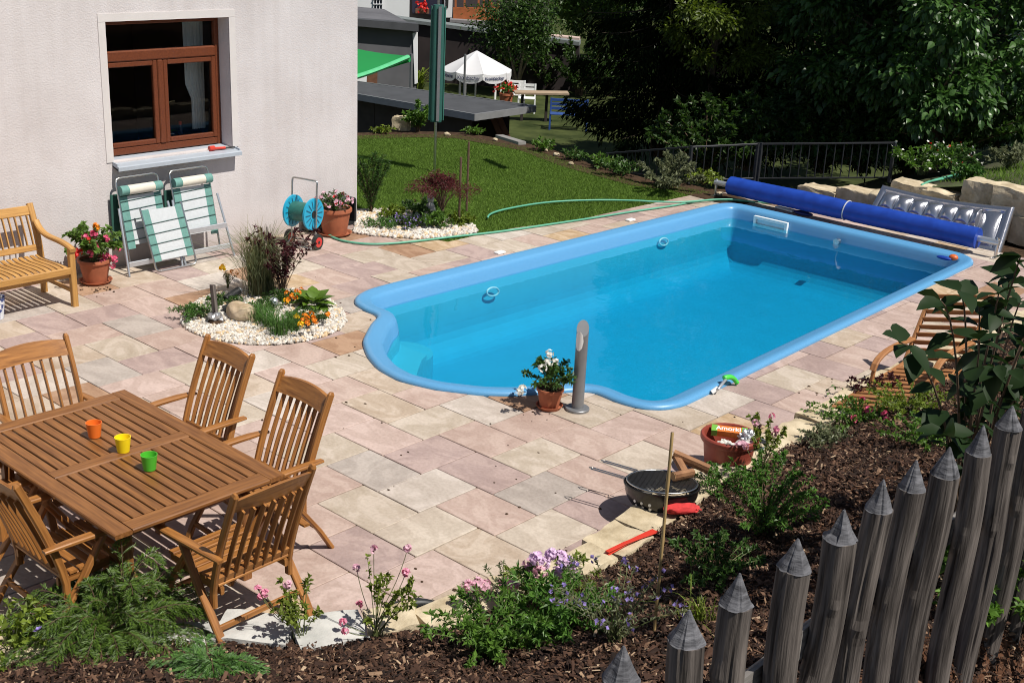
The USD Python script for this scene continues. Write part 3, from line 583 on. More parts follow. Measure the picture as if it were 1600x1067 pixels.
# ================================================================== FOLDED RECLINERS
FABW = mat('white_mesh_fabric', (.50, .53, .55), .8, .05, 30); FABG = mat('green_mesh_fabric', (.12, .27, .24), .8, .12, 30); DGF = mat('deep_green_fabric', (.02, .085, .065), .8); CORD = mat('dark_green_cord', (.02, .07, .06), .7); BEIGE = mat('beige_pillow', (.60, .57, .49), .85, .05, 14)
def recliner(y0, y1, label, front):
    X = WX+.10; w = y1-y0; yc = (y0+y1)/2
    t = thing('folded_recliner', label, 'recliner', (X, yc, 0), 0, 'folded recliners leaning on the house wall')
    lean = lambda z: .22*(1-z/1.0)
    P = lambda y, z, dx=0.: V3(lean(z)+dx, y, z)
    hw = w/2
    b = MB(); b.tube(np.vstack([[P(-hw, .1)], [P(-hw, .9)], bez([P(-hw, .98), P(-hw, 1.03), P(-hw+.07, 1.03)], 5), bez([P(hw-.07, 1.03), P(hw, 1.03), P(hw, .98)], 5), [P(hw, .9)], [P(hw, .1)]]), .012, 8); put(t, 'back_frame', b, STEEL, smooth=True)
    for s in (-1, 1):
        b = MB(); b.tube([P(s*(hw+.045), .72, .05), P(s*(hw+.10), .0, .12)], .014, 8); put(t, 'leg', b, ALU, smooth=True)
    b = MB(); b.loft([[P(-hw+.095, z, .012), P(hw-.095, z, .012), P(hw-.095, z, .02), P(-hw+.095, z, .02)] for z in (.30, .83)]); put(t, 'fabric', b, FABW)
    for s in (-1, 1):
        b = MB(); b.loft([[P(s*(hw-.05)-.046, z, .006), P(s*(hw-.05)+.046, z, .006), P(s*(hw-.05)+.046, z, .018), P(s*(hw-.05)-.046, z, .018)] for z in (.26, .83)]); put(t, 'side_stripe', b, FABG)
    for z in (.36, .47, .58, .69, .79):
        b = MB(); b.tube([P(-hw+.005, z-.01, .026), P(hw-.005, z+.01, .026)], .005, 5); put(t, 'cord', b, CORD)
    b = MB(); b.tube([P(-hw+.10, .90, .045), P(hw-.10, .90, .045)], .055, 12); pil = put(t, 'pillow', b, BEIGE, smooth=40)
    for s in (-1, 1):
        b = MB(); b.tube([P(s*(hw-.098), .90, .045), P(s*(hw-.005), .90, .045)], .056, 12); put(pil, 'pillow_end', b, FABG, smooth=40)
    for z in (.12, .36) if not front else (.12,):
        b = MB(); b.bar(P(-hw-.07, z, .10), P(hw+.07, z, .10), .02, .06); put(t, 'crossbar', b, ALU)
    b = MB(); b.loft([[(-.06, -hw-.05, z), (-.06, hw-.06, z), (-.045, hw-.06, z), (-.045, -hw-.05, z)] for z in ((.30, .84) if front else (.5, .8))]); put(t, 'rear_panel', b, DGF)
    if front:
        Q = lambda y, z: V3(.20+.20*(1-z/.75), y+.15+.06*(1-z/.75), z)
        b = MB(); b.tube(np.vstack([[Q(-hw, .72)], [Q(-hw, .1)], bez([Q(-hw, .06), Q(-hw, .015), Q(-hw+.06, .015)], 5), bez([Q(hw-.06, .015), Q(hw, .015), Q(hw, .06)], 5), [Q(hw, .1)], [Q(hw, .72)]]), .012, 8); put(t, 'foot_frame', b, STEEL, smooth=True)
        b = MB(); b.loft([[Q(-hw+.095, z), Q(hw-.095, z), Q(hw-.095, z)+V3(.008, 0, 0), Q(-hw+.095, z)+V3(.008, 0, 0)] for z in (.13, .68)]); ff = put(t, 'foot_fabric', b, FABW)
        for s in (-1, 1):
            b = MB(); b.loft([[Q(s*(hw-.05)-.046, z), Q(s*(hw-.05)+.046, z), Q(s*(hw-.05)+.046, z)+V3(.006, 0, 0), Q(s*(hw-.05)-.046, z)+V3(.006, 0, 0)] for z in (.12, .69)]); put(ff, 'foot_stripe', b, FABG)
        for z in (.21, .32, .43, .54):
            b = MB(); b.tube([Q(-hw+.005, z-.01)+V3(.014, 0, 0), Q(hw-.005, z+.01)+V3(.014, 0, 0)], .005, 5); put(ff, 'foot_cord', b, CORD)
recliner(5.83*K, 6.27*K, 'folded green and white recliner nearest the bench, its foot panel hanging in front', True)
recliner(6.40*K, 6.83*K, 'folded green and white recliner on the right, below the window sill end', False)

# ================================================================== TABLE AND CHAIRS
ta_, tb_, tc_ = at(200, 607, .74), at(440, 742, .74), at(180, 838, .74)
tx1 = (tb_[0]+tc_[0])/2; tx0 = ta_[0]; ty1 = (ta_[1]+tb_[1])/2; ty0 = tc_[1]
table = thing('garden_table', 'brown slatted wooden dining table with three plastic cups on it', 'table', ((tx0+tx1)/2, (ty0+ty1)/2, 0))
LX, LY = tx1-tx0, ty1-ty0; hx, hy = LX/2, LY/2
def tpart(nm, f, m=TEAK2, parent=None): b = MB(); f(b); return put(parent or table, nm, b, m)
for s in (-1, 1):
    tpart('side_board', lambda b: b.bar((-hx, s*(hy-.055), .727), (hx, s*(hy-.055), .727), .11, .028, ch=.007))
    tpart('end_board', lambda b: b.bar((s*(hx-.06), -hy+.112, .727), (s*(hx-.06), hy-.112, .727), .12, .027, ch=.007))
tpart('middle_board', lambda b: b.bar((0, -hy+.112, .727), (0, hy-.112, .727), .10, .0272, ch=.006))
nsl = 13; pw = (LY-.226)/nsl
for s in (-1, 1):
    for i in range(nsl):
        y = -hy+.113+(i+.5)*pw
        tpart('slat', lambda b: b.bar((s*.053, y, .7265), (s*(hx-.123), y, .7265), pw-.011, .022, ch=.004))
for s in (-1, 1):
    tpart('apron', lambda b: b.bar((-hx+.15, s*(hy-.13), .66), (hx-.15, s*(hy-.13), .66), .025, .09))
    tpart('apron', lambda b: b.bar((s*(hx-.16), -hy+.15, .66), (s*(hx-.16), hy-.15, .66), .025, .088))
    for q in (-1, 1): tpart('leg', lambda b: b.bar((s*(hx-.2), q*(hy-.17), 0), (s*(hx-.2), q*(hy-.17), .70), .065, .065, (1, 0, 0), .008))

def make_chair(label, loc, rz):
    t = thing('garden_chair', label, 'chair', loc, rz, 'wooden folding armchairs around the table')
    def p(nm, f, parent=None): b = MB(); f(b); return put(parent or t, nm, b, TEAK)
    wb = .265                               # local +y is the front; back posts at x = +-wb
    bk = lambda z: -.20-.24*max(0, (z-.40)/.70)**1.25
    for s in (-1, 1):
        p('back_post', lambda b: b.sweep([(s*wb, bk(z), z) for z in np.linspace(.30, 1.075, 9)]+[(s*wb, bk(1.09), 1.092)], rect(.045, .032, .009), (1, 0, 0), scale=[1]*9+[.55]))
        p('arm', lambda b: b.sweep(bez([(s*(wb+.035), -.33, .655), (s*(wb+.04), -.10, .665), (s*(wb+.045), .10, .65), (s*(wb+.03), .28, .635)], 10), rect(.06, .026, .009), (0, 0, 1), scale=[.7, .85, 1, 1, 1, 1, 1, 1, .95, .75]))
        p('rear_leg', lambda b: b.sweep([(s*(wb+.035), .03, .635), (s*(wb+.035), -.12, .40), (s*(wb+.035), -.30, .16), (s*(wb+.035), -.40, 0)], rect(.028, .05, .007), (s, 0, 0.)))
        p('front_leg', lambda b: b.sweep([(s*(wb+.002), -.01, .62), (s*(wb+.002), .14, .40), (s*(wb+.002), .30, .16), (s*(wb+.002), .37, 0)], rect(.028, .05, .007), (s, 0, 0.)))
        p('seat_rail', lambda b: b.sweep([(s*(wb-.04), -.23, .40), (s*(wb-.04), .0, .40), (s*(wb-.04), .25, .43)], rect(.024, .05, .005)))
    p('top_rail', lambda b: b.loft([[(x, bk(.94)-.012-.03*(1-(x/wb)**2), .955), (x, bk(.94)+.012-.03*(1-(x/wb)**2), .955), (x, bk(1.06)+.010-.03*(1-(x/wb)**2), 1.045+.025*(1-(x/wb)**2)), (x, bk(1.06)-.012-.03*(1-(x/wb)**2), 1.045+.025*(1-(x/wb)**2))] for x in np.linspace(-wb+.014, wb-.014, 11)]))
    p('lower_rail', lambda b: b.bar((-wb+.015, bk(.47), .465), (wb-.015, bk(.47), .465), .022, .06, (0, -.3, 1), .004))
    for i in range(7):
        x = (i-3)*.066
        p('back_slat', lambda b: b.sweep([(x, bk(z)-.012-.03*(1-(x/wb)**2)*((z-.45)/.5), z) for z in np.linspace(.488, .958, 7)], rect(.034, .013, .004), (1, 0, 0)))
    for i in range(8):
        y = -.20+i*.062
        p('seat_slat', lambda b: b.bar((-wb+.02, y, .437+.025*max(0, (y-.05)/.2)), (wb-.02, y, .437+.025*max(0, (y-.05)/.2)), .05, .018, ch=.004))
    p('stretcher', lambda b: b.bar((-wb-.02, -.27, .20), (wb+.02, -.27, .20), .022, .035, ch=.004)); p('stretcher', lambda b: b.bar((-wb+.015, .285, .19), (wb-.015, .285, .19), .022, .035, ch=.004))
    return t
def seatpos(pl, pr, face, back=.44, z=1.08):
    c = (at(*pl, z)+at(*pr, z))/2; return (c[0]+back*face[0], c[1]+back*face[1], 0)
RZ = {(0, -1): math.pi, (0, 1): 0., (-1, 0): math.pi/2, (1, 0): -math.pi/2}
ch0 = make_chair('wooden armchair on the far long side of the table, left of its neighbour there', seatpos((326, 524), (397, 555), (0, -1)), math.pi)
dup(ch0, seatpos((440, 578), (518, 614), (0, -1)), math.pi-.03, 'wooden armchair on the far long side of the table, right of its neighbour there')
dup(ch0, seatpos((365, 777), (490, 729), (-1, 0)), math.pi/2+.02, 'wooden armchair at the near right end of the table, seen from behind beside the rose')
c = seatpos((95, 520), (-20, 553), (1, 0)); dup(ch0, c, -math.pi/2-.05, 'wooden armchair at the far left end of the table, nearest the bench')
e = at(20, 760, 1.08); dup(ch0, (e[0]-.27, e[1]+.44, 0), .02, 'wooden armchair on the near long side of the table, behind the feathery conifer')
dup(ch0, (e[0]-1.12, e[1]+.5, 0), -.02, 'wooden armchair at the left photo edge on the near long side of the table')
for (px, py), col, lab in (((148, 682), (.75, .16, .02), 'orange'), ((193, 705), (.82, .62, .01), 'yellow'), ((234, 733), (.07, .42, .03), 'green')):
    c = at(px, py, .742); t = thing('plastic_cup', f'{lab} plastic cup standing on the slatted table', 'cup', c, 0, 'coloured cups on the table')
    m_ = mat(lab+'_cup_plastic', col, .35, .04, 10, spec=.5); b = MB(); b.lathe([(0, 0), (.036, 0), (.038, .004), (.0495, .094), (.051, .1), (.047, .1), (.046, .094), (.040, .02)], 28); put(t, 'cup_wall', b, m_, smooth=40)
    b = MB(); b.lathe([(.0408, .03), (.0405, .03), (0.0001, .031)], 28); put(t, 'inside', b, mat(lab+'_cup_candle', np.clip(np.array(col)*.7+.22, 0, .8), .6))
# ================================================================== POOL FURNITURE
BLUEC = mat('royal_blue_cover', (.007, .038, .27), .5, col2=(.012, .06, .38), scale=6, bump=.004, bscale=3.5, spec=.4)
ry = 13.30*K
La, Lb = ony(1141, 293, ry), ony(1529, 369, ry); rz_ = (La[2]+Lb[2])/2
pl, pr = ony(1116, 316, ry), ony(1554, 406, ry)
reel = thing('cover_reel', 'steel reel with the rolled royal blue pool cover across the far pool end', 'reel', ((La[0]+Lb[0])/2, ry, 0))
ox = (La[0]+Lb[0])/2; xa, xb = La[0]-ox, Lb[0]-ox
b = MB(); xs_ = np.linspace(xa, xb, 40); ths = np.linspace(0, 2*math.pi, 28, endpoint=False); rr_ = []
for x in xs_:
    r_ = .135+.012*meshkit.noise(np.c_[np.full(28, x*1.5), np.cos(ths)*1.3, np.sin(ths)*1.3]+5, 2)-.012*math.exp(-((x-.02)/.06)**2)
    rr_.append(np.c_[np.full(28, x), r_*np.cos(ths), rz_+r_*np.sin(ths)])
b.loft(rr_); put(reel, 'rolled_cover', b, BLUEC, smooth=50)
b = MB(); b.tube([(pl[0]-ox-.02, 0, rz_), (pr[0]-ox+.02, 0, rz_)], .042, 12); put(reel, 'tube', b, ALU, smooth=40)
for x in (pl[0]-ox, pr[0]-ox):
    b = MB(); b.tube([(x, 0, 0), (x, 0, rz_+.06)], .022, 10); lg = put(reel, 'leg', b, STEEL, smooth=40)
    b = MB(); b.bar((x, -.10, .012), (x, .22, .012), .05, .02); put(lg, 'foot', b, STEEL)
b = MB(); tt = np.linspace(0, 2*math.pi, 26, endpoint=False); b.sweep(np.c_[.02+.012*np.sin(tt), .138*np.cos(tt), rz_+.138*np.sin(tt)], circ(.009, 6), (1, 0, 0), closed=True); put(reel, 'tie_strap', b, mat('grey_strap', (.45, .46, .48), .7))

# silver air mattress leaning behind it
SILV = mat('silver_foil', (.55, .55, .58), .2, .04, 4, metal=.9, bump=.003, bscale=12)
p00, p10, p01, p11 = ony(1342, 362, 13.62*K), ony(1562, 402, 13.62*K), ony(1380, 290, 14.0*K), ony(1586, 325, 14.0*K)
matr = thing('air_mattress', 'silver inflatable air mattress with tufted rows leaning behind the blue cover reel', 'air mattress', p00)
nu, nv = 150, 60; u, v = np.meshgrid(np.linspace(0, 1, nu), np.linspace(0, 1, nv), indexing='ij')
def matz(u, v):
    e = np.minimum(np.minimum(u, 1-u)*1.9, np.minimum(v, 1-v)*.75)
    rim = .042*np.sqrt(np.clip(1-((e-.055)/.055)**2, 0, 1))*(e < .11)
    uu = np.clip((u-.055)/(.79-.055), 0, 1); vv = np.clip((v-.13)/.74, 0, 1)
    body = .012+.095*np.sqrt(np.abs(np.sin(uu*6.5*math.pi)))*np.sqrt(np.abs(np.sin(vv*2*math.pi)))
    body = np.where((u > .05) & (u < .79) & (v > .12) & (v < .88), body, 0)
    up_ = np.clip((u-.81)/.13, 0, 1); pil_ = .075*np.sqrt(np.clip(np.sin(up_*math.pi), 0, 1))*np.sqrt(np.clip(np.sin(vv*math.pi), 0, 1))
    pil_ = np.where((u > .81) & (u < .94) & (v > .12) & (v < .88), pil_, 0)
    return .02+np.maximum(np.maximum(rim, body), pil_)
e1 = (p10-p00); e2 = (p01-p00); e2 = e2-e1*(e2@e1)/(e1@e1)*.0
nn = nrm(np.cross(e1, e2)); nn = nn if nn[1] < 0 else -nn
b = MB(); hgt = matz(u, v)
front = (u[..., None]*e1+v[..., None]*e2+(u*v)[..., None]*(p11-p10-p01+p00))
front[..., 2] -= .05*np.sin(math.pi*u)*v
ft = (front+nn*hgt[..., None]).reshape(-1, 3); bk_ = (front-nn*(hgt*.8)[..., None]).reshape(-1, 3)
idx = np.arange(nu*nv).reshape(nu, nv); q = np.stack([idx[:-1, :-1], idx[1:, :-1], idx[1:, 1:], idx[:-1, 1:]], -1).reshape(-1, 4)
b.add(ft, q); put(matr, 'front_chambers', b, SILV, smooth=True); b = MB(); b.add(bk_, q[:, ::-1])
ring_i = np.r_[idx[:, 0], idx[-1, 1:], idx[-2::-1, -1], idx[0, -2:0:-1]]
b.loft([bk_[ring_i], ft[ring_i]], cap=False); put(matr, 'back_sheet', b, SILV, smooth=60)

# pool-side odds and ends
c = at(902, 640); z_t = ztop(c, 914, 503)
lamp = thing('bollard_lamp', 'grey bollard lamp with slanted top beside the white flower pot at the pool', 'lamp', c)
b = MB(); th = np.linspace(0, 2*math.pi, 28, endpoint=False); r_ = .052
top = np.c_[r_*np.cos(th), r_*np.sin(th), z_t-.06+.06*(np.cos(th-2.2))]
b.loft([np.c_[r_*np.cos(th), r_*np.sin(th), np.full(28, .02)], np.c_[r_*np.cos(th), r_*np.sin(th), np.full(28, z_t-.30)], top]); put(lamp, 'post', b, ZINC, smooth=40)
b = MB(); b.lathe([(0, .025), (.10, .025), (.105, .02), (.105, 0)], 28); put(lamp, 'base_plate', b, ZINC, smooth=30)
dirv = nrm(-c*[1, 1, 0]); a = math.atan2(dirv[1], dirv[0])-.5
b = MB(); aa = np.linspace(a-.75, a+.75, 9); zc = z_t-.16
ringz = [np.c_[(r_+.002)*np.cos(a+(aa-a)*k), (r_+.002)*np.sin(a+(aa-a)*k), np.full(9, zc+h)] for h, k in ((-.085, .25), (-.06, .75), (0, 1), (.06, .75), (.085, .25))]
b.loft(ringz, cap=False, closed=False); put(lamp, 'light_window', b, mat('frosted_lens', (.72, .72, .70), .35, .02, 8), smooth=True)

def pot(t, r, h, m, taper=.72, rim=True, saucer=True, soil=True, z0=0.02):
    b = MB(); pr_ = [(0.001, z0), (r*taper, z0), (r*(taper+(1-taper)*.85), z0+h*.84)]
    pr_ += [(r*1.0, z0+h*.84), (r*1.05, z0+h*.87), (r*1.05, z0+h*.98), (r*1.03, z0+h), (r*.93, z0+h), (r*.88, z0+h*.86)] if rim else [(r, z0+h), (r*.94, z0+h), (r*.88, z0+h*.86)]
    b.lathe(pr_, 28); put(t, 'pot', b, m, smooth=35)
    if saucer: b = MB(); b.lathe([(.001, .002), (r*.85, .002), (r*1.02, .03), (r*1.04, .034), (r*.98, .034), (r*.86, .012), (.001, .012)], 28); put(t, 'saucer', b, m, smooth=35)
    if soil: b = MB(); b.lathe([(r*.9, z0+h*.88), (.001, z0+h*.9)], 20); put(t, 'soil', b, SOIL)
def dirs(n, r, up=.3, spread=1.): return nrm(np.c_[r.normal(size=(n, 2))*spread, r.normal(size=n)*.6+up])
def shrub(t, base_z, h, rad, nst, nleaf, LL, LW, ml, ms, r, curve=.4, low=.2, sw=.004, up=.5, big=False, stems=True, dome=True, name='foliage'):
    """stems that fan out from the base and carry leaves; returns the stem tips"""
    P, D, N, tips = [], [], [], []; sb = MB()
    for k in range(nst):
        a = r.uniform(0, 6.28); rr = rad*math.sqrt(r.uniform(.02, 1)); hh = h*r.uniform(.6, 1)*(math.sqrt(max(.15, 1-.75*(rr/rad)**2)) if dome else 1)
        e = V3(rr*math.cos(a), rr*math.sin(a), hh); c = bez([(r.normal(0, rad*.06), r.normal(0, rad*.06), 0), (e[0]*.25, e[1]*.25, hh*.55), e*[1, 1, .98], e+V3(e[0]*.15*curve, e[1]*.15*curve, -hh*.1*curve)], 8)+[0, 0, base_z]
        if stems: sb.tube(c, sw, 4, scale=np.linspace(1, .4, 8), cap=False)
        tips.append(c[-1])
        m = max(2, nleaf//nst); tt = r.uniform(low, 1, m)**.8*7; i0 = np.clip(tt.astype(int), 0, 6); fr = (tt-i0)[:, None]
        p = c[i0]*(1-fr)+c[i0+1]*fr; tn = nrm(c[i0+1]-c[i0]); o = nrm(r.normal(size=(m, 3)))
        d = nrm(o+tn*.5+[0, 0, up*.4]); P.append(p); D.append(d); N.append(nrm(r.normal(0, .45, (m, 3))+[0, 0, 1]))
    P, D, N = np.vstack(P), np.vstack(D), np.vstack(N); n = len(P); b = MB()
    L = LL*r.uniform(.6, 1.25, n); (b.bigleaves if big else b.leaves)(P, D, N, L, LW*L/LL)
    if stems: put(t, 'stems', sb, ms)
    put(t, name, b, ml); return np.array(tips)
L_GER = leaf('geranium_leaf', (0.132, 0.24, 0.046)); L_DK = leaf('dark_green_leaf', (0.0674, 0.147, 0.0313)); L_MID = leaf('mid_green_leaf', (0.12, 0.24, 0.0377)); L_YEL = leaf('yellow_green_leaf', (0.202, 0.279, 0.0388)); L_RED = leaf('dark_red_leaf', (0.0775, 0.0186, 0.0248), .4); L_MAP = leaf('maple_red_leaf', (0.132, 0.031, 0.0341), .4)
L_GRY = leaf('grey_green_leaf', (0.205, 0.231, 0.126)); L_CON = leaf('conifer_green', (0.0843, 0.198, 0.0377), .4, .15); L_ROSE = leaf('rose_leaf', (.19, .25, .04)); L_STRAW = leaf('straw_grass', (.20, .19, .085), .35); L_HOSTA = leaf('hosta_leaf', (.13, .24, .03), .2); L_POT = leaf('potentilla_leaf', (0.108, 0.24, 0.0419))
PINK = leaf('pink_petal', (.70, .13, .25), .25, .3); SALMON = leaf('scarlet_petal', (.62, .035, .03), .2, .3); WHITEF = leaf('white_petal', (.75, .75, .70), .06, .35); PALEP = leaf('pale_pink_petal', (.68, .42, .50), .18, .3); ORNG = leaf('orange_petal', (.75, .25, .015), .3, .3); YELL = leaf('yellow_petal', (.80, .52, .02), .15, .3); VIOL = leaf('violet_petal', (.26, .20, .48), .25, .3); LILAC = leaf('lilac_petal', (.70, .52, .70), .22, .3)
def heads(t, C, R, n, m, r, pr=.5, name='flower'):
    for c in np.atleast_2d(C):
        d = nrm(r.normal(size=(n, 3))+[0, 0, .5]); b = MB(); b.flowers(c+d*R*r.uniform(.55, 1, (n, 1)), d, R*pr*r.uniform(.8, 1.2, n)); put(t, name, b, m)
def opens(t, C, R, m, r, name='flower', k=5):
    for c in np.atleast_2d(C):
        b = MB(); b.flowers(c[None]+[0, 0, .004], nrm(r.normal(0, .5, (1, 3))+[.2, -.35, .8]), R, k); b.flowers(c[None]+[0, 0, .009], nrm(r.normal(0, .5, (1, 3))+[.2, -.35, .8]), R*.6, k, .6); put(t, name, b, m)

# white flower pot by the pool
r = np.random.default_rng(31); c = at(858, 637); t = thing('flower_pot', 'terracotta pot with white flowers standing on a saucer left of the bollard lamp', 'flower pot', c)
pot(t, .115, .17, TERRA); tips = shrub(t, .17, .32, .24, 34, 900, .045, .022, L_DK, STEM, r, .9)
cw = [at(848, 575, .42)-c, at(857, 567, .45)-c, at(816, 607, .24)-c, at(812, 612, .22)-c, at(858, 553, .5)-c, at(868, 566, .44)-c]
heads(t, cw, .035, 14, WHITEF, r, .55)
# geraniums by the bench
c = at(150, 441); t = thing('flower_pot', 'terracotta pot of pink and red geraniums between bench and folded recliners', 'flower pot', c)
pot(t, .17, .25, TERRA); tips = shrub(t, .24, .46, .30, 40, 1100, .055, .05, L_GER, STEM, r, .7, big=False)
rad = []; kk_ = 0
for (px, py), m_ in zip([(118, 400), (122, 393), (138, 375), (148, 382), (134, 372), (152, 388), (142, 396), (163, 398), (176, 382), (184, 388), (178, 405), (176, 416), (165, 374), (146, 366), (150, 355), (112, 398), (170, 402), (162, 410)], [SALMON]*3+[PINK]*3+[PINK]*6+[PINK, PINK, ORNG, SALMON, PINK, PINK]):
    q = onx(px, py, c[0]+r.uniform(-.02, .2))-c; heads(t, q, r.uniform(.03, .045), 14, m_, r, .55)
# terracotta with small pink flowers at the house corner
c = at(523, 366); t = thing('flower_pot', 'big terracotta pot of small pink flowers at the house corner beside the hose cart', 'flower pot', c)
pot(t, .21, .33, TERRA); tips = shrub(t, .32, .25, .24, 40, 700, .04, .02, L_DK, STEM, r, .5)
b = MB(); q = tips[r.permutation(len(tips))[:30]]; b.flowers(np.vstack([q, q+r.normal(0, .03, q.shape)]), nrm(r.normal(size=(60, 3))+[.5, -.5, .6]), .028); put(t, 'blossoms', b, PALEP)
q = tips[r.permutation(len(tips))[:10]]; b = MB(); b.flowers(q+[0, 0, .01], nrm(r.normal(size=(10, 3))+[.5, -.5, .6]), .03); put(t, 'blossoms', b, SALMON)
p0, p1 = onx(478, 320, WX+.12), onx(553, 318, WX+.12)
b = MB(); pw_, ph_ = p1[1]-p0[1], p0[2]; t = thing('black_tub', 'black plastic tub standing upright against the wall behind the corner pot', 'tub', (WX+.05, (p0[1]+p1[1])/2, 0))
fr = Polygon([(-pw_/2, 0), (pw_/2, 0), (pw_/2, ph_), (-pw_/2, ph_)]).buffer(-.05).buffer(.05)
f_ = lambda v: np.stack([v[:, 2], v[:, 0], v[:, 1]], 1)
b.prism(fr.difference(fr.buffer(-.03)), 0, .12, f_); put(t, 'rim', b, BLKP); b = MB(); b.prism(fr.buffer(-.02), .0, .03, f_); put(t, 'bottom', b, BLKP)

# hose cart
TURQ = mat('turquoise_plastic', (.015, .33, .52), .4, .06, 10); HOSE = mat('green_hose', (.10, .36, .24), .45, .1, 8); DGRN = mat('dark_green_hose', (.02, .12, .10), .5, .2, 30); TYRE = mat('black_tyre', (.02, .02, .02), .7)
c = (at(489, 391)+at(460, 381))/2; t = thing('hose_cart', 'wheeled hose cart with two turquoise drum discs and red wheel hubs', 'hose cart', c, .25)
d1 = ony(490, 337, c[1]); rzc = d1[2]
for s in (-1, 1):
    x = s*.15; Rm = roty(math.pi/2)
    b = MB(); b.tube([(x-.012, 0, rzc), (x+.012, 0, rzc)], .195, 36); dk_ = put(t, 'drum_disc', b, TURQ, smooth=35)
    b = MB()
    for k in range(14):
        a = k/14*6.283; p = V3(0, math.cos(a), math.sin(a)); b.bar(V3(x+.014, 0, rzc)+p*.07, V3(x+.014, 0, rzc)+p*.165, .014, .004, (1, 0, 0), .001)
    put(dk_, 'slot', b, mat('dark_turquoise', (.008, .10, .17), .5) if s < 0 else usdkit.UsdShade.Material.Get(stage, '/World/Looks/dark_turquoise'))
    b = MB(); b.tube([(x+.012, 0, rzc), (x+.022, 0, rzc)], .045, 16); put(dk_, 'hub_cap', b, BLKP)
    b = MB(); b.tube([(s*.21-.02, .0, .095), (s*.21+.02, .0, .095)], .095, 24); w_ = put(t, 'wheel', b, TYRE, smooth=35)
    b = MB(); b.tube([(s*.21-.024, .0, .095), (s*.21+.024, .0, .095)], .062, 20); put(w_, 'hub', b, mat('red_hub', (.55, .035, .03), .4) if s < 0 else usdkit.UsdShade.Material.Get(stage, '/World/Looks/red_hub'))
    b = MB(); b.tube([(s*.21+.024, 0, .095), (s*.21+.030, 0, .095)], .018, 10); put(w_, 'axle_cap', b, BLKP)
b = MB(); b.tube([(-.138, 0, rzc), (.138, 0, rzc)], .12, 24); put(t, 'wound_hose', b, DGRN, smooth=35)
b = MB(); zt = ztop(c, 478, 281)
b.tube(np.vstack([[(-.185, -.10, .02), (-.185, .0, .10), (-.185, .03, zt-.06)], bez([(-.185, .035, zt-.03), (-.185, .04, zt), (-.15, .04, zt)], 5), bez([(.15, .04, zt), (.185, .04, zt), (.185, .035, zt-.03)], 5), [(.185, .03, zt-.06), (.185, .0, .10), (.185, -.10, .02)]]), .012, 8); put(t, 'handle_frame', b, STEEL, smooth=True)
b = MB(); b.tube([(-.21, 0, .095), (.21, 0, .095)], .01, 8); b.tube([(-.185, -.10, .03), (.185, -.10, .03)], .012, 8); put(t, 'axle', b, STEEL)
# garden hose over patio and lawn
h1 = [at(x, y, .02) for x, y in [(500, 356), (512, 366), (535, 376), (570, 381), (640, 378), (710, 370), (780, 362), (850, 352), (930, 340), (1000, 329), (1060, 320), (1110, 313), (1160, 314), (1230, 320)]]
def spline(p, n=120):
    from scipy.interpolate import CubicSpline
    p = np.array(p); u = np.r_[0, np.cumsum(np.linalg.norm(np.diff(p, axis=0), axis=1))]; return CubicSpline(u, p)(np.linspace(0, u[-1], n))
hose = thing('garden_hose', 'long green garden hose lying across patio and lawn from the cart to the reel', 'hose')
b = MB(); b.tube(spline(h1), .014, 6); put(hose, 'hose_run', b, HOSE, smooth=True)
h2 = [at(x, y, .045) for x, y in [(762, 340), (775, 331), (800, 325), (850, 317), (920, 313), (1000, 314), (1060, 316), (1118, 312), (1180, 316)]]
b = MB(); b.tube(spline(h2), .014, 6); put(hose, 'hose_end', b, HOSE, smooth=True)
h3 = [at(x, y, .5) for x, y in [(1450, 284), (1480, 279), (1500, 274), (1508, 270), (1490, 274), (1455, 283), (1440, 289)]]
far_hose = thing('garden_hose', 'short length of green hose lying on the bank above the stone wall', 'hose'); b = MB(); b.tube(spline(h3, 60)-V3(0, 0, .0), .016, 6); put(far_hose, 'hose_run', b, HOSE, smooth=True)

# toys and small things by the pool
GRN = mat('bright_green_plastic', (.06, .55, .06), .4)
c = at(1135, 602, .0); t = thing('pool_toy', 'bright green and white toy lying on the near pool edge', 'toy', c)
q = [at(1122, 608, .06)-c, at(1128, 600, .085)-c, at(1134, 593, .09)-c]; b = MB(); b.tube(spline(q, 12), .014, 8); put(t, 'tube', b, ALU, smooth=True)
q = [at(1131, 591, .10)-c, at(1140, 589, .10)-c, at(1148, 593, .06)-c, at(1152, 599, .02)-c]; b = MB(); b.tube(spline(q, 14), .026, 8, scale=np.linspace(1, .8, 14)); put(t, 'grip', b, GRN, smooth=True)
b = MB(); b.tube([at(1112, 613, .02)-c, at(1122, 606, .06)-c], .022, 10); put(t, 'nozzle', b, WHITEP, smooth=40)
c = at(1489, 407, .065); t = thing('toy_boat', 'small orange and blue toy at the far right pool corner', 'toy', c)
b = MB(); b.ico((0, 0, .04), (.06, .05, .04), 2); put(t, 'orange_body', b, mat('orange_toy', (.65, .13, .03), .4), smooth=True); b = MB(); b.ico((-.1, -.05, .02), (.1, .04, .025), 2); put(t, 'blue_body', b, BLUEC, smooth=True)
c = at(1252, 334, .0); t = thing('floating_brush', 'white and blue pool brush lying on the slabs beyond the far pool edge', 'brush', c)
b = MB(); b.bar((-.42, .02, .02), (-.1, -.03, .02), .10, .03); put(t, 'white_head', b, WHITEP); b = MB(); b.ico((.06, -.06, .03), (.16, .07, .03), 2); put(t, 'blue_grip', b, mat('navy_plastic', (.02, .03, .16), .4), smooth=True)
for px, py in ((781, 396), (985, 345)):
    c = at(px, py, .0); b = MB(); b.box(c+V3(0, 0, .012), (.08, .14, .024), ch=.005); solo('edge_clip', b, WHITEP, 'small white plastic block on the slabs at the left pool edge, '+('nearer' if px < 900 else 'farther')+' of two', 'plastic block', 'white blocks at the pool edge')

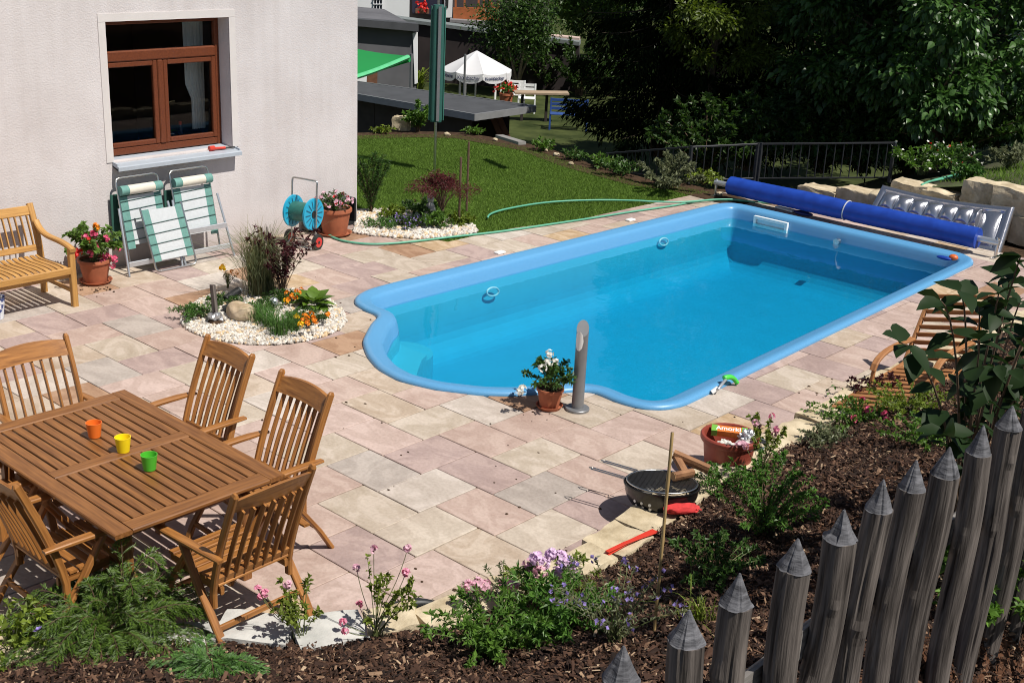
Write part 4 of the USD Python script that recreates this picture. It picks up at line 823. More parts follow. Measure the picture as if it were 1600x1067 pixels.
# ---- gravel island
PEB = usdkit.material(stage, '/World/Looks/white_pebbles', {'g': ('attribute', {'attribute': 'rnd'}), 'r': ('rgb_ramp', {'ramp': [(0, (.30, .27, .23)), (.25, (.50, .46, .41)), (.75, (.66, .63, .58)), (.9, (.52, .38, .22)), (1, (.62, .46, .28))]}), 'p': ('principled_bsdf', {'roughness': .75})}, [('g.fac', 'r.fac'), ('r.color', 'p.base_color')], surface='p.BSDF'); ISLAND.add(PEB.GetPath())
def pebbles(poly, n, zf, r, s=.017):
    P = inside(poly, n, r); n = len(P); m_ = trimesh.creation.icosahedron(); V = np.array(m_.vertices); F = np.array(m_.faces)
    sc = s*r.uniform(.6, 1.5, (n, 1, 1))*r.uniform(.6, 1.2, (n, 1, 3)); v = V[None]*sc*(1+r.uniform(-.18, .18, (n, 12, 1)))
    a = r.uniform(0, 6.28, n); c_, s_2 = np.cos(a)[:, None], np.sin(a)[:, None]; v = np.stack([v[..., 0]*c_-v[..., 1]*s_2, v[..., 0]*s_2+v[..., 1]*c_, v[..., 2]], -1)
    v += np.c_[P, zf(P[:, 0], P[:, 1])+r.uniform(0, .015, n)][:, None]
    return MB().add(v.reshape(-1, 3), (F[None]+np.arange(n)[:, None, None]*12).reshape(-1, 3))
ic = np.array(ISL.centroid.coords[0]); iz = lambda x, y: .005+.05*np.clip(1-((x-ic[0])**2+(y-ic[1])**2)/.7, 0, 1)
b = MB(); b.sheet(ISL.buffer(.02), -.008); tag(put(None, 'gravel_bed', b, mat('gravel_base', (.30, .27, .22), .95, .25, 30)), kind='structure')
tag(put(None, 'island_gravel', pebbles(ISL, 12000, iz, r, .017), PEB), 'white pebbles filling the round planted island in the patio', 'gravel', kind='stuff')
def isl(px, py, z=.03): return at(px, py, z)
def blades(n, h, spread, w, r, droop=.5, base=.06):
    b = MB()
    for k in range(n):
        a = r.uniform(0, 6.28); rr = spread*abs(r.normal(0, .6)); hh = h*r.uniform(.55, 1); o = V3(r.normal(0, base), r.normal(0, base), 0); d = V3(math.cos(a), math.sin(a), 0); sd = V3(-d[1], d[0], 0)*w/2
        c_ = bez([o, o+d*rr*.2+V3(0, 0, hh*.6), o+d*rr*.7+V3(0, 0, hh), o+d*rr*(1+droop*.5)+V3(0, 0, hh*(1-droop*.3))], 5)
        ws = np.array([1, .9, .7, .45, .05])[:, None]; v = np.stack([c_-sd*ws, c_+sd*ws], 1).reshape(-1, 3)
        f = [(2*i, 2*i+1, 2*i+3, 2*i+2) for i in range(4)]; b.add(v, f)
    return b
G_ = 'plants in the gravel island'
c = isl(408, 462); t = thing('grass_clump', 'tall straw-tipped ornamental grass clump at the back of the gravel island', 'grass', c)
put(t, 'blades', blades(620, .80, .50, .007, r, .6, .055), leaf('pale_grass_blade', (.20, .24, .12), .35, .3)); put(t, 'dry_blades', blades(380, .92, .62, .005, r, .7, .06), L_STRAW)
c = isl(442, 462); t = thing('red_shrub', 'dark red-leaved shrub beside the ornamental grass on the gravel island', 'shrub', c)
shrub(t, 0, .72, .42, 30, 1200, .06, .027, L_RED, STEMB, r, .3, .2, .004, dome=False)
for px, py, lab in ((402, 505, 'blue-green grass tuft in front of the boulder on the gravel island'), (420, 512, 'grass tuft right of the boulder on the gravel island'), (437, 523, 'small grass tuft nearest the front pebbles of the island'), (458, 516, 'wide grass tuft left of the orange marigolds')):
    c = isl(px, py); t = thing('grass_tuft', lab, 'grass', c, 0, G_); put(t, 'blades', blades(190, .25, .17, .0055, r, .6, .045), L_CON)
c = isl(305, 497); t = thing('ground_juniper', 'low green juniper creeping over the left pebble edge of the island', 'juniper', c); shrub(t, 0, .14, .24, 34, 1100, .045, .010, L_CON, STEMB, r, .8)
c = isl(378, 500); t = thing('boulder', 'rounded tan boulder lying in the gravel island', 'boulder', c); b = MB(); b.ico((0, 0, .07), (.19, .13, .12), 3, .22, seed=3); put(t, 'stone', b, mat('tan_stone', (.36, .26, .16), .85, col2=(.52, .42, .30), scale=7, bump=.006, bscale=30), smooth=60)
c = isl(338, 505); t = thing('wooden_stake', 'grey wooden stake with silver foil wrapped round its foot in the gravel island', 'stake', c)
zt = ztop(c, 334, 451); b = MB(); b.bar((0, 0, 0), (-.04, .0, zt), .06, .035, (0, 1, 0)); put(t, 'stake_board', b, GREYW); b = MB(); b.ico((0, 0, .06), (.075, .065, .06), 2, .5, seed=5); put(t, 'foil', b, mat('crumpled_foil', (.55, .56, .58), .3, metal=.8, bump=.01, bscale=30)); b = MB(); b.ico((.0, 0, .02), (.085, .075, .03), 2, .4, seed=9); put(t, 'root_ball', b, SOIL)
for (px, py), (qx, qy), lab in (((352, 468), (373, 454), 'upper of two black spotlights on the gravel island'), ((350, 484), (366, 477), 'lower of two black spotlights on the gravel island')):
    a_, b_ = at(px, py, .08), at(qx, qy, .13); c = a_*[1, 1, 0]; t = thing('garden_spotlight', lab, 'spotlight', c); a_, b_ = a_-c, b_-c
    b = MB(); b.tube([a_, b_], .042, 14); put(t, 'housing', b, BLKP, smooth=35); b = MB(); b.tube([b_, b_+nrm(b_-a_)*.012], .036, 14); put(t, 'lens', b, ALU); b = MB(); b.bar((0, 0, -.01), a_, .02, .01); put(t, 'bracket', b, BLKP)
c = isl(428, 487); t = thing('path_light', 'small grey mushroom-shaped path light in the middle of the gravel island', 'lamp', c); b = MB(); b.ico((0, 0, .10), (.05, .05, .055), 2); put(t, 'globe', b, ALU, smooth=True); b = MB(); b.tube([(0, 0, 0), (0, 0, .08)], .025, 10); put(t, 'stem', b, BLKP)
c = isl(490, 482); t = thing('hosta', 'light green broad-leaved plant at the right of the gravel island', 'hosta', c); n = 24; a = np.arange(n)*2.4; D = np.c_[np.cos(a), np.sin(a), np.linspace(.15, 1.2, n)]; b = MB(); b.bigleaves(np.tile([0, 0, .03], (n, 1))+D*.05, D, np.tile([0, 0, 1], (n, 1)), .18, .14, .12, .35); put(t, 'leaf_rosette', b, L_HOSTA, smooth=True)
c = isl(488, 505); t = thing('marigold', 'orange marigolds blooming at the right front of the gravel island', 'marigold', c); shrub(t, 0, .16, .2, 24, 500, .035, .012, L_DK, STEM, r)
for px, py in ((463, 495), (474, 500), (480, 497), (487, 490), (490, 497), (481, 505), (512, 492), (493, 502), (477, 493), (470, 507)): heads(t, at(px, py, .17)-c, .028, 10, ORNG if r.uniform() < .7 else YELL, r, .6)
c = isl(458, 474); t = thing('marigold', 'orange flowers under the dark red shrub on the gravel island', 'marigold', c); shrub(t, 0, .16, .14, 14, 260, .035, .012, L_DK, STEM, r)
for px, py in ((448, 458), (456, 462), (462, 455), (468, 458), (462, 465), (450, 468), (470, 452)): heads(t, at(px, py, .18)-c, .026, 10, ORNG, r, .6)
c = isl(448, 482); t = thing('yellow_daisy', 'single yellow flower in the middle of the gravel island', 'flower', c); shrub(t, 0, .1, .06, 6, 60, .03, .01, L_DK, STEM, r); heads(t, at(448, 470, .12)-c, .035, 10, YELL, r, .6)
c = isl(356, 450); t = thing('yellow_daisy', 'yellow and orange flowers at the back left of the gravel island', 'flower', c); shrub(t, 0, .2, .10, 14, 160, .03, .01, L_STRAW, STEM, r, dome=False); heads(t, at(349, 419, .24)-c, .04, 12, YELL, r, .6); heads(t, [at(362, 424, .22)-c, at(370, 427, .2)-c], .022, 8, ORNG, r, .6)
for px, py, lab in ((415, 490, 'dark green low plant behind the grass tufts in the middle of the gravel island'), (470, 508, 'dark green plant between grass tuft and marigolds on the gravel island'), (438, 474, 'low dark foliage at the foot of the red shrub')):
    c = isl(px, py); t = thing('ground_plant', lab, 'plant', c); shrub(t, 0, .17, .17, 26, 520, .045, .012, L_DK, STEM, r)
c = isl(350, 478); t = thing('ground_plant', 'dark green low plant around the black spotlights', 'plant', c); shrub(t, 0, .12, .2, 24, 500, .04, .018, L_DK, STEM, r)

# ---- corner bed with white gravel
CB = Polygon([at(x, y)[:2] for x, y in [(553, 365), (600, 371), (650, 374), (700, 373), (745, 364), (742, 355), (715, 345), (672, 338), (640, 332), (600, 330), (558, 330)]]).buffer(0)
b = MB(); b.sheet(CB, -.003); tag(put(None, 'gravel_bed', b, stage and usdkit.UsdShade.Material.Get(stage, '/World/Looks/gravel_base')), kind='structure')
tag(put(None, 'corner_gravel', pebbles(CB, 7000, lambda x, y: 0*x+.01, r, .024), PEB), 'white pebbles of the planted bed at the house corner by the lawn', 'gravel', kind='stuff')
c = at(580, 335); t = thing('upright_bush', 'upright narrow-leaved green bush against the house corner', 'bush', c); shrub(t, 0, .85, .26, 40, 2400, .06, .012, L_DK, STEMB, r, .2, .05, dome=False)
c = at(690, 352); t = thing('maple_shrub', 'dark red Japanese maple with a spreading crown in the corner bed', 'maple', c)
zc = ztop(c, 690, 268); b = MB()
P, D = [], []
for k in range(34):
    a = r.uniform(0, 6.28); rr = r.uniform(.15, .62); e = V3(rr*math.cos(a)*1.0, rr*math.sin(a)*1.0, zc*(1-.33*(rr/.62)**2)*r.uniform(.8, 1)); cv = bez([(0, 0, zc*.25), (e[0]*.3, e[1]*.3, zc*.85), e*[.8, .8, 1.06], e], 8); b.tube(cv, .006, 4, scale=np.linspace(1, .3, 8), cap=False)
    m = 60; tt = r.uniform(.45, 1, m)*7; i0 = np.clip(tt.astype(int), 0, 6); P.append(cv[i0]+r.normal(0, .03, (m, 3))); D.append(nrm(np.c_[r.normal(size=(m, 2)), r.normal(-.5, .3, m)]))
b.tube([(0, 0, 0), (.02, 0, zc*.3)], .018, 7); put(t, 'branches', b, STEMB); P = np.vstack(P); D = np.vstack(D); b = MB(); b.leaves(P, D, r.normal(0, .4, P.shape)+[0, 0, 1], .055, .012); put(t, 'foliage', b, L_MAP)
for (px, py), (qx, qy), lab in (((717, 352), (721, 246), 'tall thin wooden stake behind the red maple'), ((729, 330), (732, 222), 'farther thin wooden stake behind the red maple')):
    c = at(px, py); b = MB(); b.tube([(0, 0, 0), (.0, 0, ztop(c, qx, qy))], .016, 7); t = thing('plant_stake', lab, 'stake', c); put(t, 'pole', b, STEMB)
for px, py, rad_, hh_, m_, lab, fl in ((598, 357, .28, .14, L_CON, 'feathery low green conifer at the front left of the corner bed', None), (640, 357, .24, .2, L_DK, 'violet lavender clump in the middle of the corner bed', VIOL), (680, 358, .22, .26, L_MID, 'leafy green perennial under the red maple', None), (720, 352, .2, .18, L_YEL, 'pale green low plant at the right end of the corner bed', None), (655, 340, .3, .3, L_DK, 'dark green shrub behind the lavender in the corner bed', None), (615, 342, .18, .2, L_YEL, 'yellowish plant between the upright bush and the maple', None)):
    c = at(px, py); t = thing('bed_plant', lab, 'plant', c); tips = shrub(t, 0, hh_, rad_, 30, 800, .05, .014 if fl or m_ is L_CON else .025, m_, STEM, r)
    if fl: b = MB(); q = np.repeat(tips, 6, 0)+r.normal(0, .02, (len(tips)*6, 3)); b.flowers(q, nrm(r.normal(size=q.shape)), .014, 4); put(t, 'blossoms', b, fl)
c = at(672, 344); t = thing('stone_figure', 'small grey stone figure under the red maple', 'ornament', c); b = MB(); b.lathe([(.001, 0), (.08, 0), (.085, .1), (.06, .2), (.035, .25), (.05, .3), (.04, .36), (.001, .38)], 16); put(t, 'body', b, LIMEW, smooth=40)

# ---- rotary clothes dryer folded in its green cover
c = at(679, 268); zt, zb = ztop(c, 688, 8), ztop(c, 683, 190)
t = thing('clothes_dryer', 'folded rotary clothes dryer in a long dark green cover standing on the lawn', 'clothes dryer', c)
b = MB(); b.tube([(0, 0, -.05), (0, 0, zt+.2)], .022, 10); put(t, 'pole', b, STEEL, smooth=40)
GC = mat('dark_green_cover', (.022, .10, .085), .6, .1, 6, .004, 5); GC2 = mat('light_green_cover', (.05, .19, .15), .6, .1, 6)
th = np.linspace(0, 2*math.pi, 24, endpoint=False); rg = []
for z, k in ((zb, .9), (zb+.04, 1), ((zb+zt)/2, 1.02), (zt-.06, .95), (zt, .8)): rg.append(np.c_[(.105*k)*(1+.12*np.cos(4*th))*np.cos(th), (.105*k)*(1+.12*np.cos(4*th))*np.sin(th), np.full(24, z)])
b = MB(); b.loft(rg); put(t, 'cover', b, GC, smooth=40)
for k in range(4):
    a = k*math.pi/2-.55; b = MB(); b.bar((.112*math.cos(a), .112*math.sin(a), zb+.02), (.106*math.cos(a), .106*math.sin(a), zt-.02), .05, .014, (math.cos(a), math.sin(a), 0)); put(t, 'cover_strip', b, GC2 if k % 2 else ZINC)
# ================================================================== STONE WALL, BANK, RAILING AT THE FAR END
re2 = np.random.default_rng(8)
def stone(b, c, d, rz=0, seed=0, rough=.05):
    m_ = trimesh.creation.box((1, 1, 1)).subdivide().subdivide().subdivide(); v = np.array(m_.vertices); v = np.sign(v)*np.abs(v*2)**.8/2
    v = v*d; k = seed*3.7; v += rough*(np.stack([meshkit.noise(v*5+k, 1), meshkit.noise(v*5+k, 2), meshkit.noise(v*5+k, 3)], 1)-.5)+rough*.5*(np.stack([meshkit.noise(v*14+k, 4), meshkit.noise(v*14+k, 5), meshkit.noise(v*14+k, 6)], 1)-.5)
    b.add(v@rotz(rz).T+np.asarray(c), m_.faces)
swall = thing('stone_wall', 'rough limestone block wall holding the bank behind the air mattress', 'stone wall')
SY = 14.35*K
rows = [(-7.75*K, -7.2*K, .0, .17), (-7.2*K, -6.75*K, 0, .26), (-6.75*K, -6.1*K, 0, .30), (-6.1*K, -5.6*K, 0, .31), (-5.6*K, -5.0*K, 0, .33), (-5.0*K, -4.4*K, 0, .34), (-4.4*K, -3.7*K, 0, .34), (-3.7*K, -3.0*K, 0, .34),
        (-6.56*K, -6.12*K, .30, .48), (-6.12*K, -5.72*K, .31, .46), (-5.66*K, -5.28*K, .33, .68), (-5.28*K, -4.8*K, .33, .70), (-4.8*K, -4.2*K, .34, .72), (-4.2*K, -3.5*K, .34, .74), (-3.5*K, -2.8*K, .34, .74)]
for k, (x0, x1, z0, z1) in enumerate(rows):
    b = MB(); stone(b, ((x0+x1)/2, SY+.03*re2.normal()+(.10 if z0 > 0 else 0), (z0+z1)/2), (x1-x0+.01, .42, z1-z0+.03), re2.normal(0, .04), k, .07); put(swall, 'block', b, LIME, smooth=50)
bank = Polygon([(-8.3*K, SY+.1), (-2.5*K, SY+.1), (4, SY+.1), (4, SY+9), (-6.2*K, SY+9), (-6.6*K, SY+1.6)])
def bankz(x, y): return np.clip(.12+(x+7.6*K)*.20, -.05, .62)+.02*meshkit.noise(np.stack([x*3, y*3, 0*x], -1), 2)
xs = np.arange(-8.6*K, 4, .12); ys = np.arange(SY+.1, SY+8, .12); gx, gy = np.meshgrid(xs, ys); gz = bankz(gx, gy)
drop = np.clip((-6.7*K+(gy-SY)*.12-gx)/1.2, 0, 1); gz = gz*(1-drop)-drop*.5
idx = np.arange(gx.size).reshape(gx.shape); b = MB(); b.add(np.stack([gx, gy, gz], -1).reshape(-1, 3), np.stack([idx[:-1, :-1], idx[:-1, 1:], idx[1:, 1:], idx[1:, :-1]], -1).reshape(-1, 4))
tag(put(None, 'bank', b, mat('bank_soil_grass', (.03, .022, .012), .95, col2=(.07, .10, .025), scale=1.6, detail=6, bump=.02, bscale=20), smooth=True), kind='structure')
P = inside(Polygon([(-6.2*K, SY+.5), (3, SY+.5), (3, SY+7), (-5.6*K, SY+7)]), 26000, re2); n = len(P); bs = np.c_[P, bankz(P[:, 0], P[:, 1])]; a = re2.uniform(0, 6.28, n); sd = np.c_[np.cos(a), np.sin(a), 0*a]*.008; tip = bs+np.c_[re2.normal(0, .03, (n, 2)), re2.uniform(.03, .1, n)]
b = MB(); b.add(np.stack([bs-sd, bs+sd, tip], 1).reshape(-1, 3), np.arange(3*n).reshape(-1, 3)); tag(put(None, 'bank_grass', b, GRASS), 'rough grass on the bank above the stone wall', 'grass', kind='stuff')
# iron railing
IRON = mat('grey_painted_iron', (.035, .037, .042), .45, .1, 20, metal=.3)
rail = thing('iron_railing', 'dark iron railing with thin uprights in front of the dark trees', 'railing')
pts_px = [(945, 268, 240), (1072, 290, 229), (1180, 286, 224), (1392, 285, 222)]
RP = [at(x, y, -.12 if i < 3 else .1) for i, (x, y, _) in enumerate(pts_px)]; RT_ = [ztop(p, x, t_) for p, (x, y, t_) in zip(RP, pts_px)]
RP[0] = RP[1]+(V3(*at(945, 268, -.12))-RP[1])
for k in range(3):
    p, q = RP[k], RP[k+1]; zp, zq = RT_[k], RT_[k+1]; o = (q-p)*[1, 1, 0]; L_ = np.linalg.norm(o)
    P_ = lambda s, f: V3(*(p+(q-p)*s)[:2], (p[2]*(1-s)+q[2]*s)*(1-f)+(zp*(1-s)+zq*s)*f)
    e = .03/L_
    b = MB(); b.bar(P_(e, .99), P_(1-e, .99), .035, .03); put(rail, 'top_rail', b, IRON); b = MB(); b.bar(P_(e, .12), P_(1-e, .12), .03, .025); put(rail, 'bottom_rail', b, IRON)
    for s in ((e, 1-e) if k else (e,)): b = MB(); b.bar(P_(s, 0), P_(s, 1.02), .05, .05, (1, 0, 0)); put(rail, 'post', b, IRON)
    m_ = int(L_/.13)
    for i in range(1, m_): s = i/m_; b = MB(); b.bar(P_(s, .13), P_(s, .985), .014, .014, (1, 0, 0), .001); put(rail, 'upright', b, IRON)

# ================================================================== NEIGHBOURING GARDEN
def facing(c): d = nrm((CAM-c)*[1, 1, 0]); return math.atan2(d[1], d[0])+math.pi/2
WHITER = mat('white_house_render', (.70, .71, .73), .9, .03, 2); GREYR = mat('grey_render', (.115, .115, .125), .9, .18, .8, spec=.1); DARKW = mat('dark_timber', (.028, .021, .018), .85, .3, 5); FELT = mat('grey_roof_felt', (.065, .068, .075), .9, .15, 2, .003, 50, spec=.2); ORW = mat('orange_balcony_wood', (.34, .10, .03), .6, .2, 4); PLASTW = WHITEP
# shed with a felt roof
zr = -.05
q = [at(x, y, zr) for x, y in [(470, 132), (742, 179), (836, 166), (700, 139), (545, 126), (470, 118)]]
rp = Polygon([p[:2] for p in (q[0], q[1], q[2], q[4], q[5])]).convex_hull
shed = thing('garden_shed', 'low dark shed with a flat grey felt roof beyond the lawn edge', 'shed')
b = MB(); b.prism(rp, zr-.10, zr); put(shed, 'roof', b, FELT)
b = MB(); b.prism(rp.buffer(.03).difference(rp.buffer(-.01)), zr-.13, zr+.012); put(shed, 'roof_edge', b, mat('roof_edge_metal', (.20, .205, .21), .5))
w0, w1 = q[0]*[1, 1, 0], q[1]*[1, 1, 0]; dr = nrm(w1-w0); nn_ = V3(-dr[1], dr[0], 0)
inn = rp.buffer(-.35, join_style=2); c_ = np.array(inn.exterior.coords)[:-1]
for k in range(len(c_)):
    a_, b_ = c_[k], c_[(k+1) % len(c_)]
    if np.linalg.norm((a_+b_)/2-(q[1][:2]+q[2][:2])/2) < .6: continue
    mm = max(1, int(np.linalg.norm(b_-a_)/.9))
    for i in range(mm):
        p0 = V3(*(a_+(b_-a_)*(i/mm)), 0); p1 = V3(*(a_+(b_-a_)*((i+.985)/mm)), 0); b = MB(); b.box((p0+p1)/2+V3(0, 0, (zr-.13+ZL)/2), (np.linalg.norm(p1-p0), .05, zr-.13-ZL), rotz(math.atan2((p1-p0)[1], (p1-p0)[0]))); put(shed, 'wall_board', b, DARKW)
BRW = mat('brown_post_wood', (.13, .055, .028), .8, .25, 8)
for (x0, y0), (x1, y1) in (((765, 172), (783, 214)), ((775, 172), (793, 214))):
    a_ = at(x0, y0, zr-.1); b_ = a_*1.0; d_ = ray(x1, y1); tt = np.dot(a_[:2], a_[:2])**.5/np.dot(d_[:2], d_[:2])**.5; b_ = CAM+d_*tt*1.0
    b = MB(); b.bar(a_, b_, .12, .12); b_2 = nrm(b_-a_); b.bar(b_+b_2*.005, b_+b_2*max(.1, (b_[2]-ZL))*1.02, .119, .119); put(shed, 'post', b, BRW)
a_ = atd(780, 213, 20.3); b_ = atd(816, 224, 19.6); b = MB(); b.bar(a_, b_, .14, .05); solo('plank', b, mat('grey_plank', (.22, .21, .20), .8), 'grey plank lying at the open end of the shed', 'plank')
# parasol with printed valance
c = at(742, 166, ZL); dist = math.hypot(*c[:2]); zt = ztop(c, 741, 79); ze = ztop(c, 741, 108); R_ = 54*np.linalg.norm((c-CAM))/FPX*1.02
par = thing('parasol', 'white market parasol with dark lettering on its scalloped valance behind the shed', 'parasol', c)
CANV = leaf('white_canvas', (.74, .74, .76), .03, .25, .8); zt -= c[2]; ze -= c[2]
fa = facing(c)-math.pi/2
for k in range(8):
    a0 = fa+(k-.5)*math.pi/4-.2; a1 = a0+math.pi/4; e0 = V3(R_*math.cos(a0), R_*math.sin(a0), ze); e1 = V3(R_*math.cos(a1), R_*math.sin(a1), ze)
    b = MB(); rg = []
    for s in np.linspace(.02, 1, 6): rg.append([V3(0, 0, zt)*(1-s)+(e0*(1-u)+e1*u)*s-V3(0, 0, .10*s*4*u*(1-u)*.6+.0) for u in np.linspace(.004, .996, 7)])
    b.loft(rg, cap=False, closed=False); gore = put(par, 'canopy_panel', b, CANV, smooth=True)
    drop_ = [.26-.05*abs(2*u-1)**3*1.6 for u in np.linspace(.01, .99, 9)]
    tp = [e0*(1-u)+e1*u-V3(0, 0, .10*4*u*(1-u)*.6) for u in np.linspace(.01, .99, 9)]
    b = MB(); b.loft([tp, [p-V3(0, 0, d_) for p, d_ in zip(tp, drop_)]], cap=False, closed=False); put(gore, 'valance', b, CANV)
    o_ = nrm((e0+e1)/2*[1, 1, 0]); tv = nrm(e1-e0)
    if o_ @ nrm((CAM-c)*[1, 1, 0]) > .2:
        m_ = meshkit.text_mesh('Krombacher', .10, .004, True); v = np.array(m_.vertices); v[:, 0] -= v[:, 0].mean(); v[:, 0] *= min(1, np.linalg.norm(e1-e0)*.8/np.ptp(v[:, 0]))
        mid = (e0+e1)/2; n_ = np.cross(tv, V3(0, 0, 1)); n_ = n_ if n_ @ o_ > 0 else -n_; xd = np.cross(V3(0, 0, 1), n_)
        b = MB(); b.add(mid+V3(0, 0, -.20)+n_*.018+v[:, :1]*xd+v[:, 1:2]*V3(0, 0, 1)+v[:, 2:]*n_, m_.faces); put(gore, 'lettering', b, mat('navy_print', (.04, .05, .12), .7) if not stage.GetPrimAtPath('/World/Looks/navy_print') else UsdShade.Material.Get(stage, '/World/Looks/navy_print'))
b = MB(); b.tube([(0, 0, 0), (0, 0, zt-.02)], .025, 8); put(par, 'pole', b, ALU); b = MB(); b.lathe([(.001, 0), (.3, 0), (.28, .06), (.05, .1), (.001, .1)], 20); put(par, 'foot', b, GREYR)
c2 = atd(725, 150, dist*.97); c2[2] = ZL; b = MB(); b.tube([(0, 0, 0), (0, 0, ztop(c2, 724, 85)-ZL)], .035, 8); t = thing('steel_pole', 'thin grey steel pole in front of the white parasol', 'pole', c2); put(t, 'pole', b, ZINC)
# garden furniture under the parasol
def slatchair(name, px, py, w, m_, lab, cat, dd=None):
    c = at(px, py, ZL) if dd is None else atd(px, py, dd); c[2] = ZL if dd is None else c[2]
    t = thing(name, lab, cat, c, facing(c)); hw = w/2
    for s in (-1, 1): b = MB(); b.bar((s*hw, .2, 0), (s*hw, .26, .85), .05, .05, (1, 0, 0)); b2 = MB(); b2.bar((s*hw, -.2, 0), (s*hw, -.2, .44), .05, .05, (1, 0, 0)); put(t, 'rear_leg', b, m_); put(t, 'front_leg', b2, m_)
    for i in range(4): b = MB(); b.bar((-hw, -.19+i*.11, .45), (hw, -.19+i*.11, .45), .09, .025); put(t, 'seat_slat', b, m_)
    for i in range(3): b = MB(); b.bar((-hw, .235+.012*i, .56+.12*i), (hw, .235+.012*i, .56+.12*i), .02, .08); put(t, 'back_slat', b, m_)
BLUEP = mat('blue_paint', (.025, .07, .25), .5, .15, 6)
slatchair('garden_bench', 887, 203, 1.05, BLUEP, 'small blue slatted bench on the lower lawn near the spruce', 'bench')
c = at(750, 158, ZL); t = thing('garden_table', 'white slatted table under the parasol behind the shed', 'table', c, facing(c)+.3)
for i in range(6): b = MB(); b.bar((-.7, -.35+i*.14, .74), (.7, -.35+i*.14, .74), .12, .03); put(t, 'slat', b, PLASTW)
for s in (-1, 1):
    for u_ in (-1, 1): b = MB(); b.bar((s*.6, u_*.3, 0), (s*.6, u_*.3, .72), .06, .06, (1, 0, 0)); put(t, 'leg', b, PLASTW)
slatchair('patio_chair', 822, 176, .5, PLASTW, 'white plastic chair right of the white parasol', 'chair'); slatchair('patio_chair', 806, 170, .5, PLASTW, 'white plastic chair between parasol and wooden trestle, partly hidden', 'chair')
c = at(846, 190, ZL); t = thing('trestle_table', 'wooden board on dark trestle legs right of the parasol', 'table', c, facing(c)+.1); zz_ = ztop(c, 846, 146)-ZL
b = MB(); b.bar((-.85, 0, zz_), (.75, 0, zz_+.03), .5, .06); put(t, 'board', b, mat('pale_board', (.34, .25, .17), .8))
for x in (-.6, .12): b = MB(); b.bar((x, 0, 0), (x, 0, zz_-.035), .08, .08, (1, 0, 0)); put(t, 'leg', b, DARKW)
c = at(790, 172, ZL); p_ = thing('flower_tub', 'tub of red flowers beside the parasol', 'flower tub', c); pot(p_, .22, .5, TERRA, saucer=False); tp = shrub(p_, .5, .35, .3, 16, 300, .09, .05, L_MID, STEM, re2); b = MB(); qq = np.repeat(tp, 3, 0)+re2.normal(0, .06, (len(tp)*3, 3)); b.flowers(qq, nrm(re2.normal(size=qq.shape)+[0, 0, .5]), .06); put(p_, 'blossoms', b, SALMON)
# grey outbuilding, white house, balcony house, dark boundary wall
def slab_to(name, px0, px1, top, dist, depth, m_, lab, cat, bottom=ZL, skew=0.):
    a_, b_ = atd(px0, top[0], dist), atd(px1, top[1], dist+skew); t = thing(name, lab, cat); d_ = nrm((b_-a_)*[1, 1, 0]); n_ = V3(-d_[1], d_[0], 0); n_ = n_ if n_ @ a_ > 0 else -n_
    P = [a_, b_, b_+n_*depth, a_+n_*depth]
    b = MB(); b.loft([[V3(p[0], p[1], bottom) for p in P], [V3(p[0], p[1], z) for p, z in zip(P, (a_[2], b_[2], b_[2], a_[2]))]]); put(t, 'wall', b, m_); return t, P, d_, n_
def onwall(px, py, P, n_, off): d = ray(px, py); o = P[0]-n_*off; return CAM+d*(((o-CAM)@n_)/(d@n_))
def quad(P, n_, pxs, off, th): 
    b = MB(); q = [onwall(x, y, P, n_, off) for x, y in pxs]; b.loft([q, [p+n_*th for p in q]]); return b
t, P, d_, n_ = slab_to('outbuilding', 430, 652, (24, 43), 38, 6, GREYR, 'grey rendered outbuilding with a dark roof edge behind the green awning', 'outbuilding', skew=.6)
put(t, 'roof_edge', quad(P, n_, [(430, 20), (654, 38), (654, 50), (430, 30)], .25, .5), FELT); put(t, 'corner_strip', quad(P, n_, [(645, 52), (653, 51), (653, 130), (648, 132)], .05, .04), WHITER); put(t, 'white_board', quad(P, n_, [(545, 104), (574, 112), (572, 140), (545, 140)], .06, .04), WHITER)
put(t, 'wooden_door', quad(P, n_, [(574, 112), (590, 112), (589, 142), (573, 142)], .05, .04), BRW)
t, P, d_, n_ = slab_to('white_house', 380, 641, (-60, -60), 52, 7, WHITER, 'white house wall with one barred window above the grey outbuilding', 'house')
w_ = put(t, 'window', quad(P, n_, [(583, -14), (598, -14), (597, 29), (583, 28)], .02, .1), mat('dark_window', (.05, .055, .07), .2)); put(w_, 'window_sill', quad(P, n_, [(582, 28), (599, 29), (599, 33), (582, 32)], .15, .2), GREYR)
for i in range(4): x = 583.8+i*4.5; put(w_, 'bar', quad(P, n_, [(x-.5, -14), (x+.7, -14), (x+.7, 28), (x-.5, 28)], .06, .03), WHITER)
for i in range(5): y = -10+i*8.5; put(w_, 'bar', quad(P, n_, [(583.2, y-.5), (597.6, y-.5), (597.6, y+.7), (583.2, y+.7)], .09, .025), WHITER)
t, P, d_, n_ = slab_to('balcony_house', 641, 862, (-70, -70), 56, 7, mat('brown_render', (.055, .045, .048), .9), 'dark house with an orange wooden balcony and a white window', 'house')
put(t, 'blue_panel', quad(P, n_, [(644, -20), (690, -20), (690, 24), (644, 22)], .10, .1), mat('navy_panel', (.012, .013, .035), .6)); w_ = put(t, 'window', quad(P, n_, [(694, -20), (708, -20), (706, 28), (694, 28)], .12, .1), WHITER); put(w_, 'pane', quad(P, n_, [(696, -20), (702, -20), (700, 13), (696, 13)], .15, .02), BLKP)
bal = put(t, 'balcony', quad(P, n_, [(708, 12), (780, 12), (780, 33), (708, 31)], .9, .12), ORW)
for x in (712, 726, 748, 756, 764, 779): put(bal, 'balcony_post', quad(P, n_, [(x-1.5, -40), (x+1.5, -40), (x+1.5, 12), (x-1.5, 12)], .9, .1), ORW)
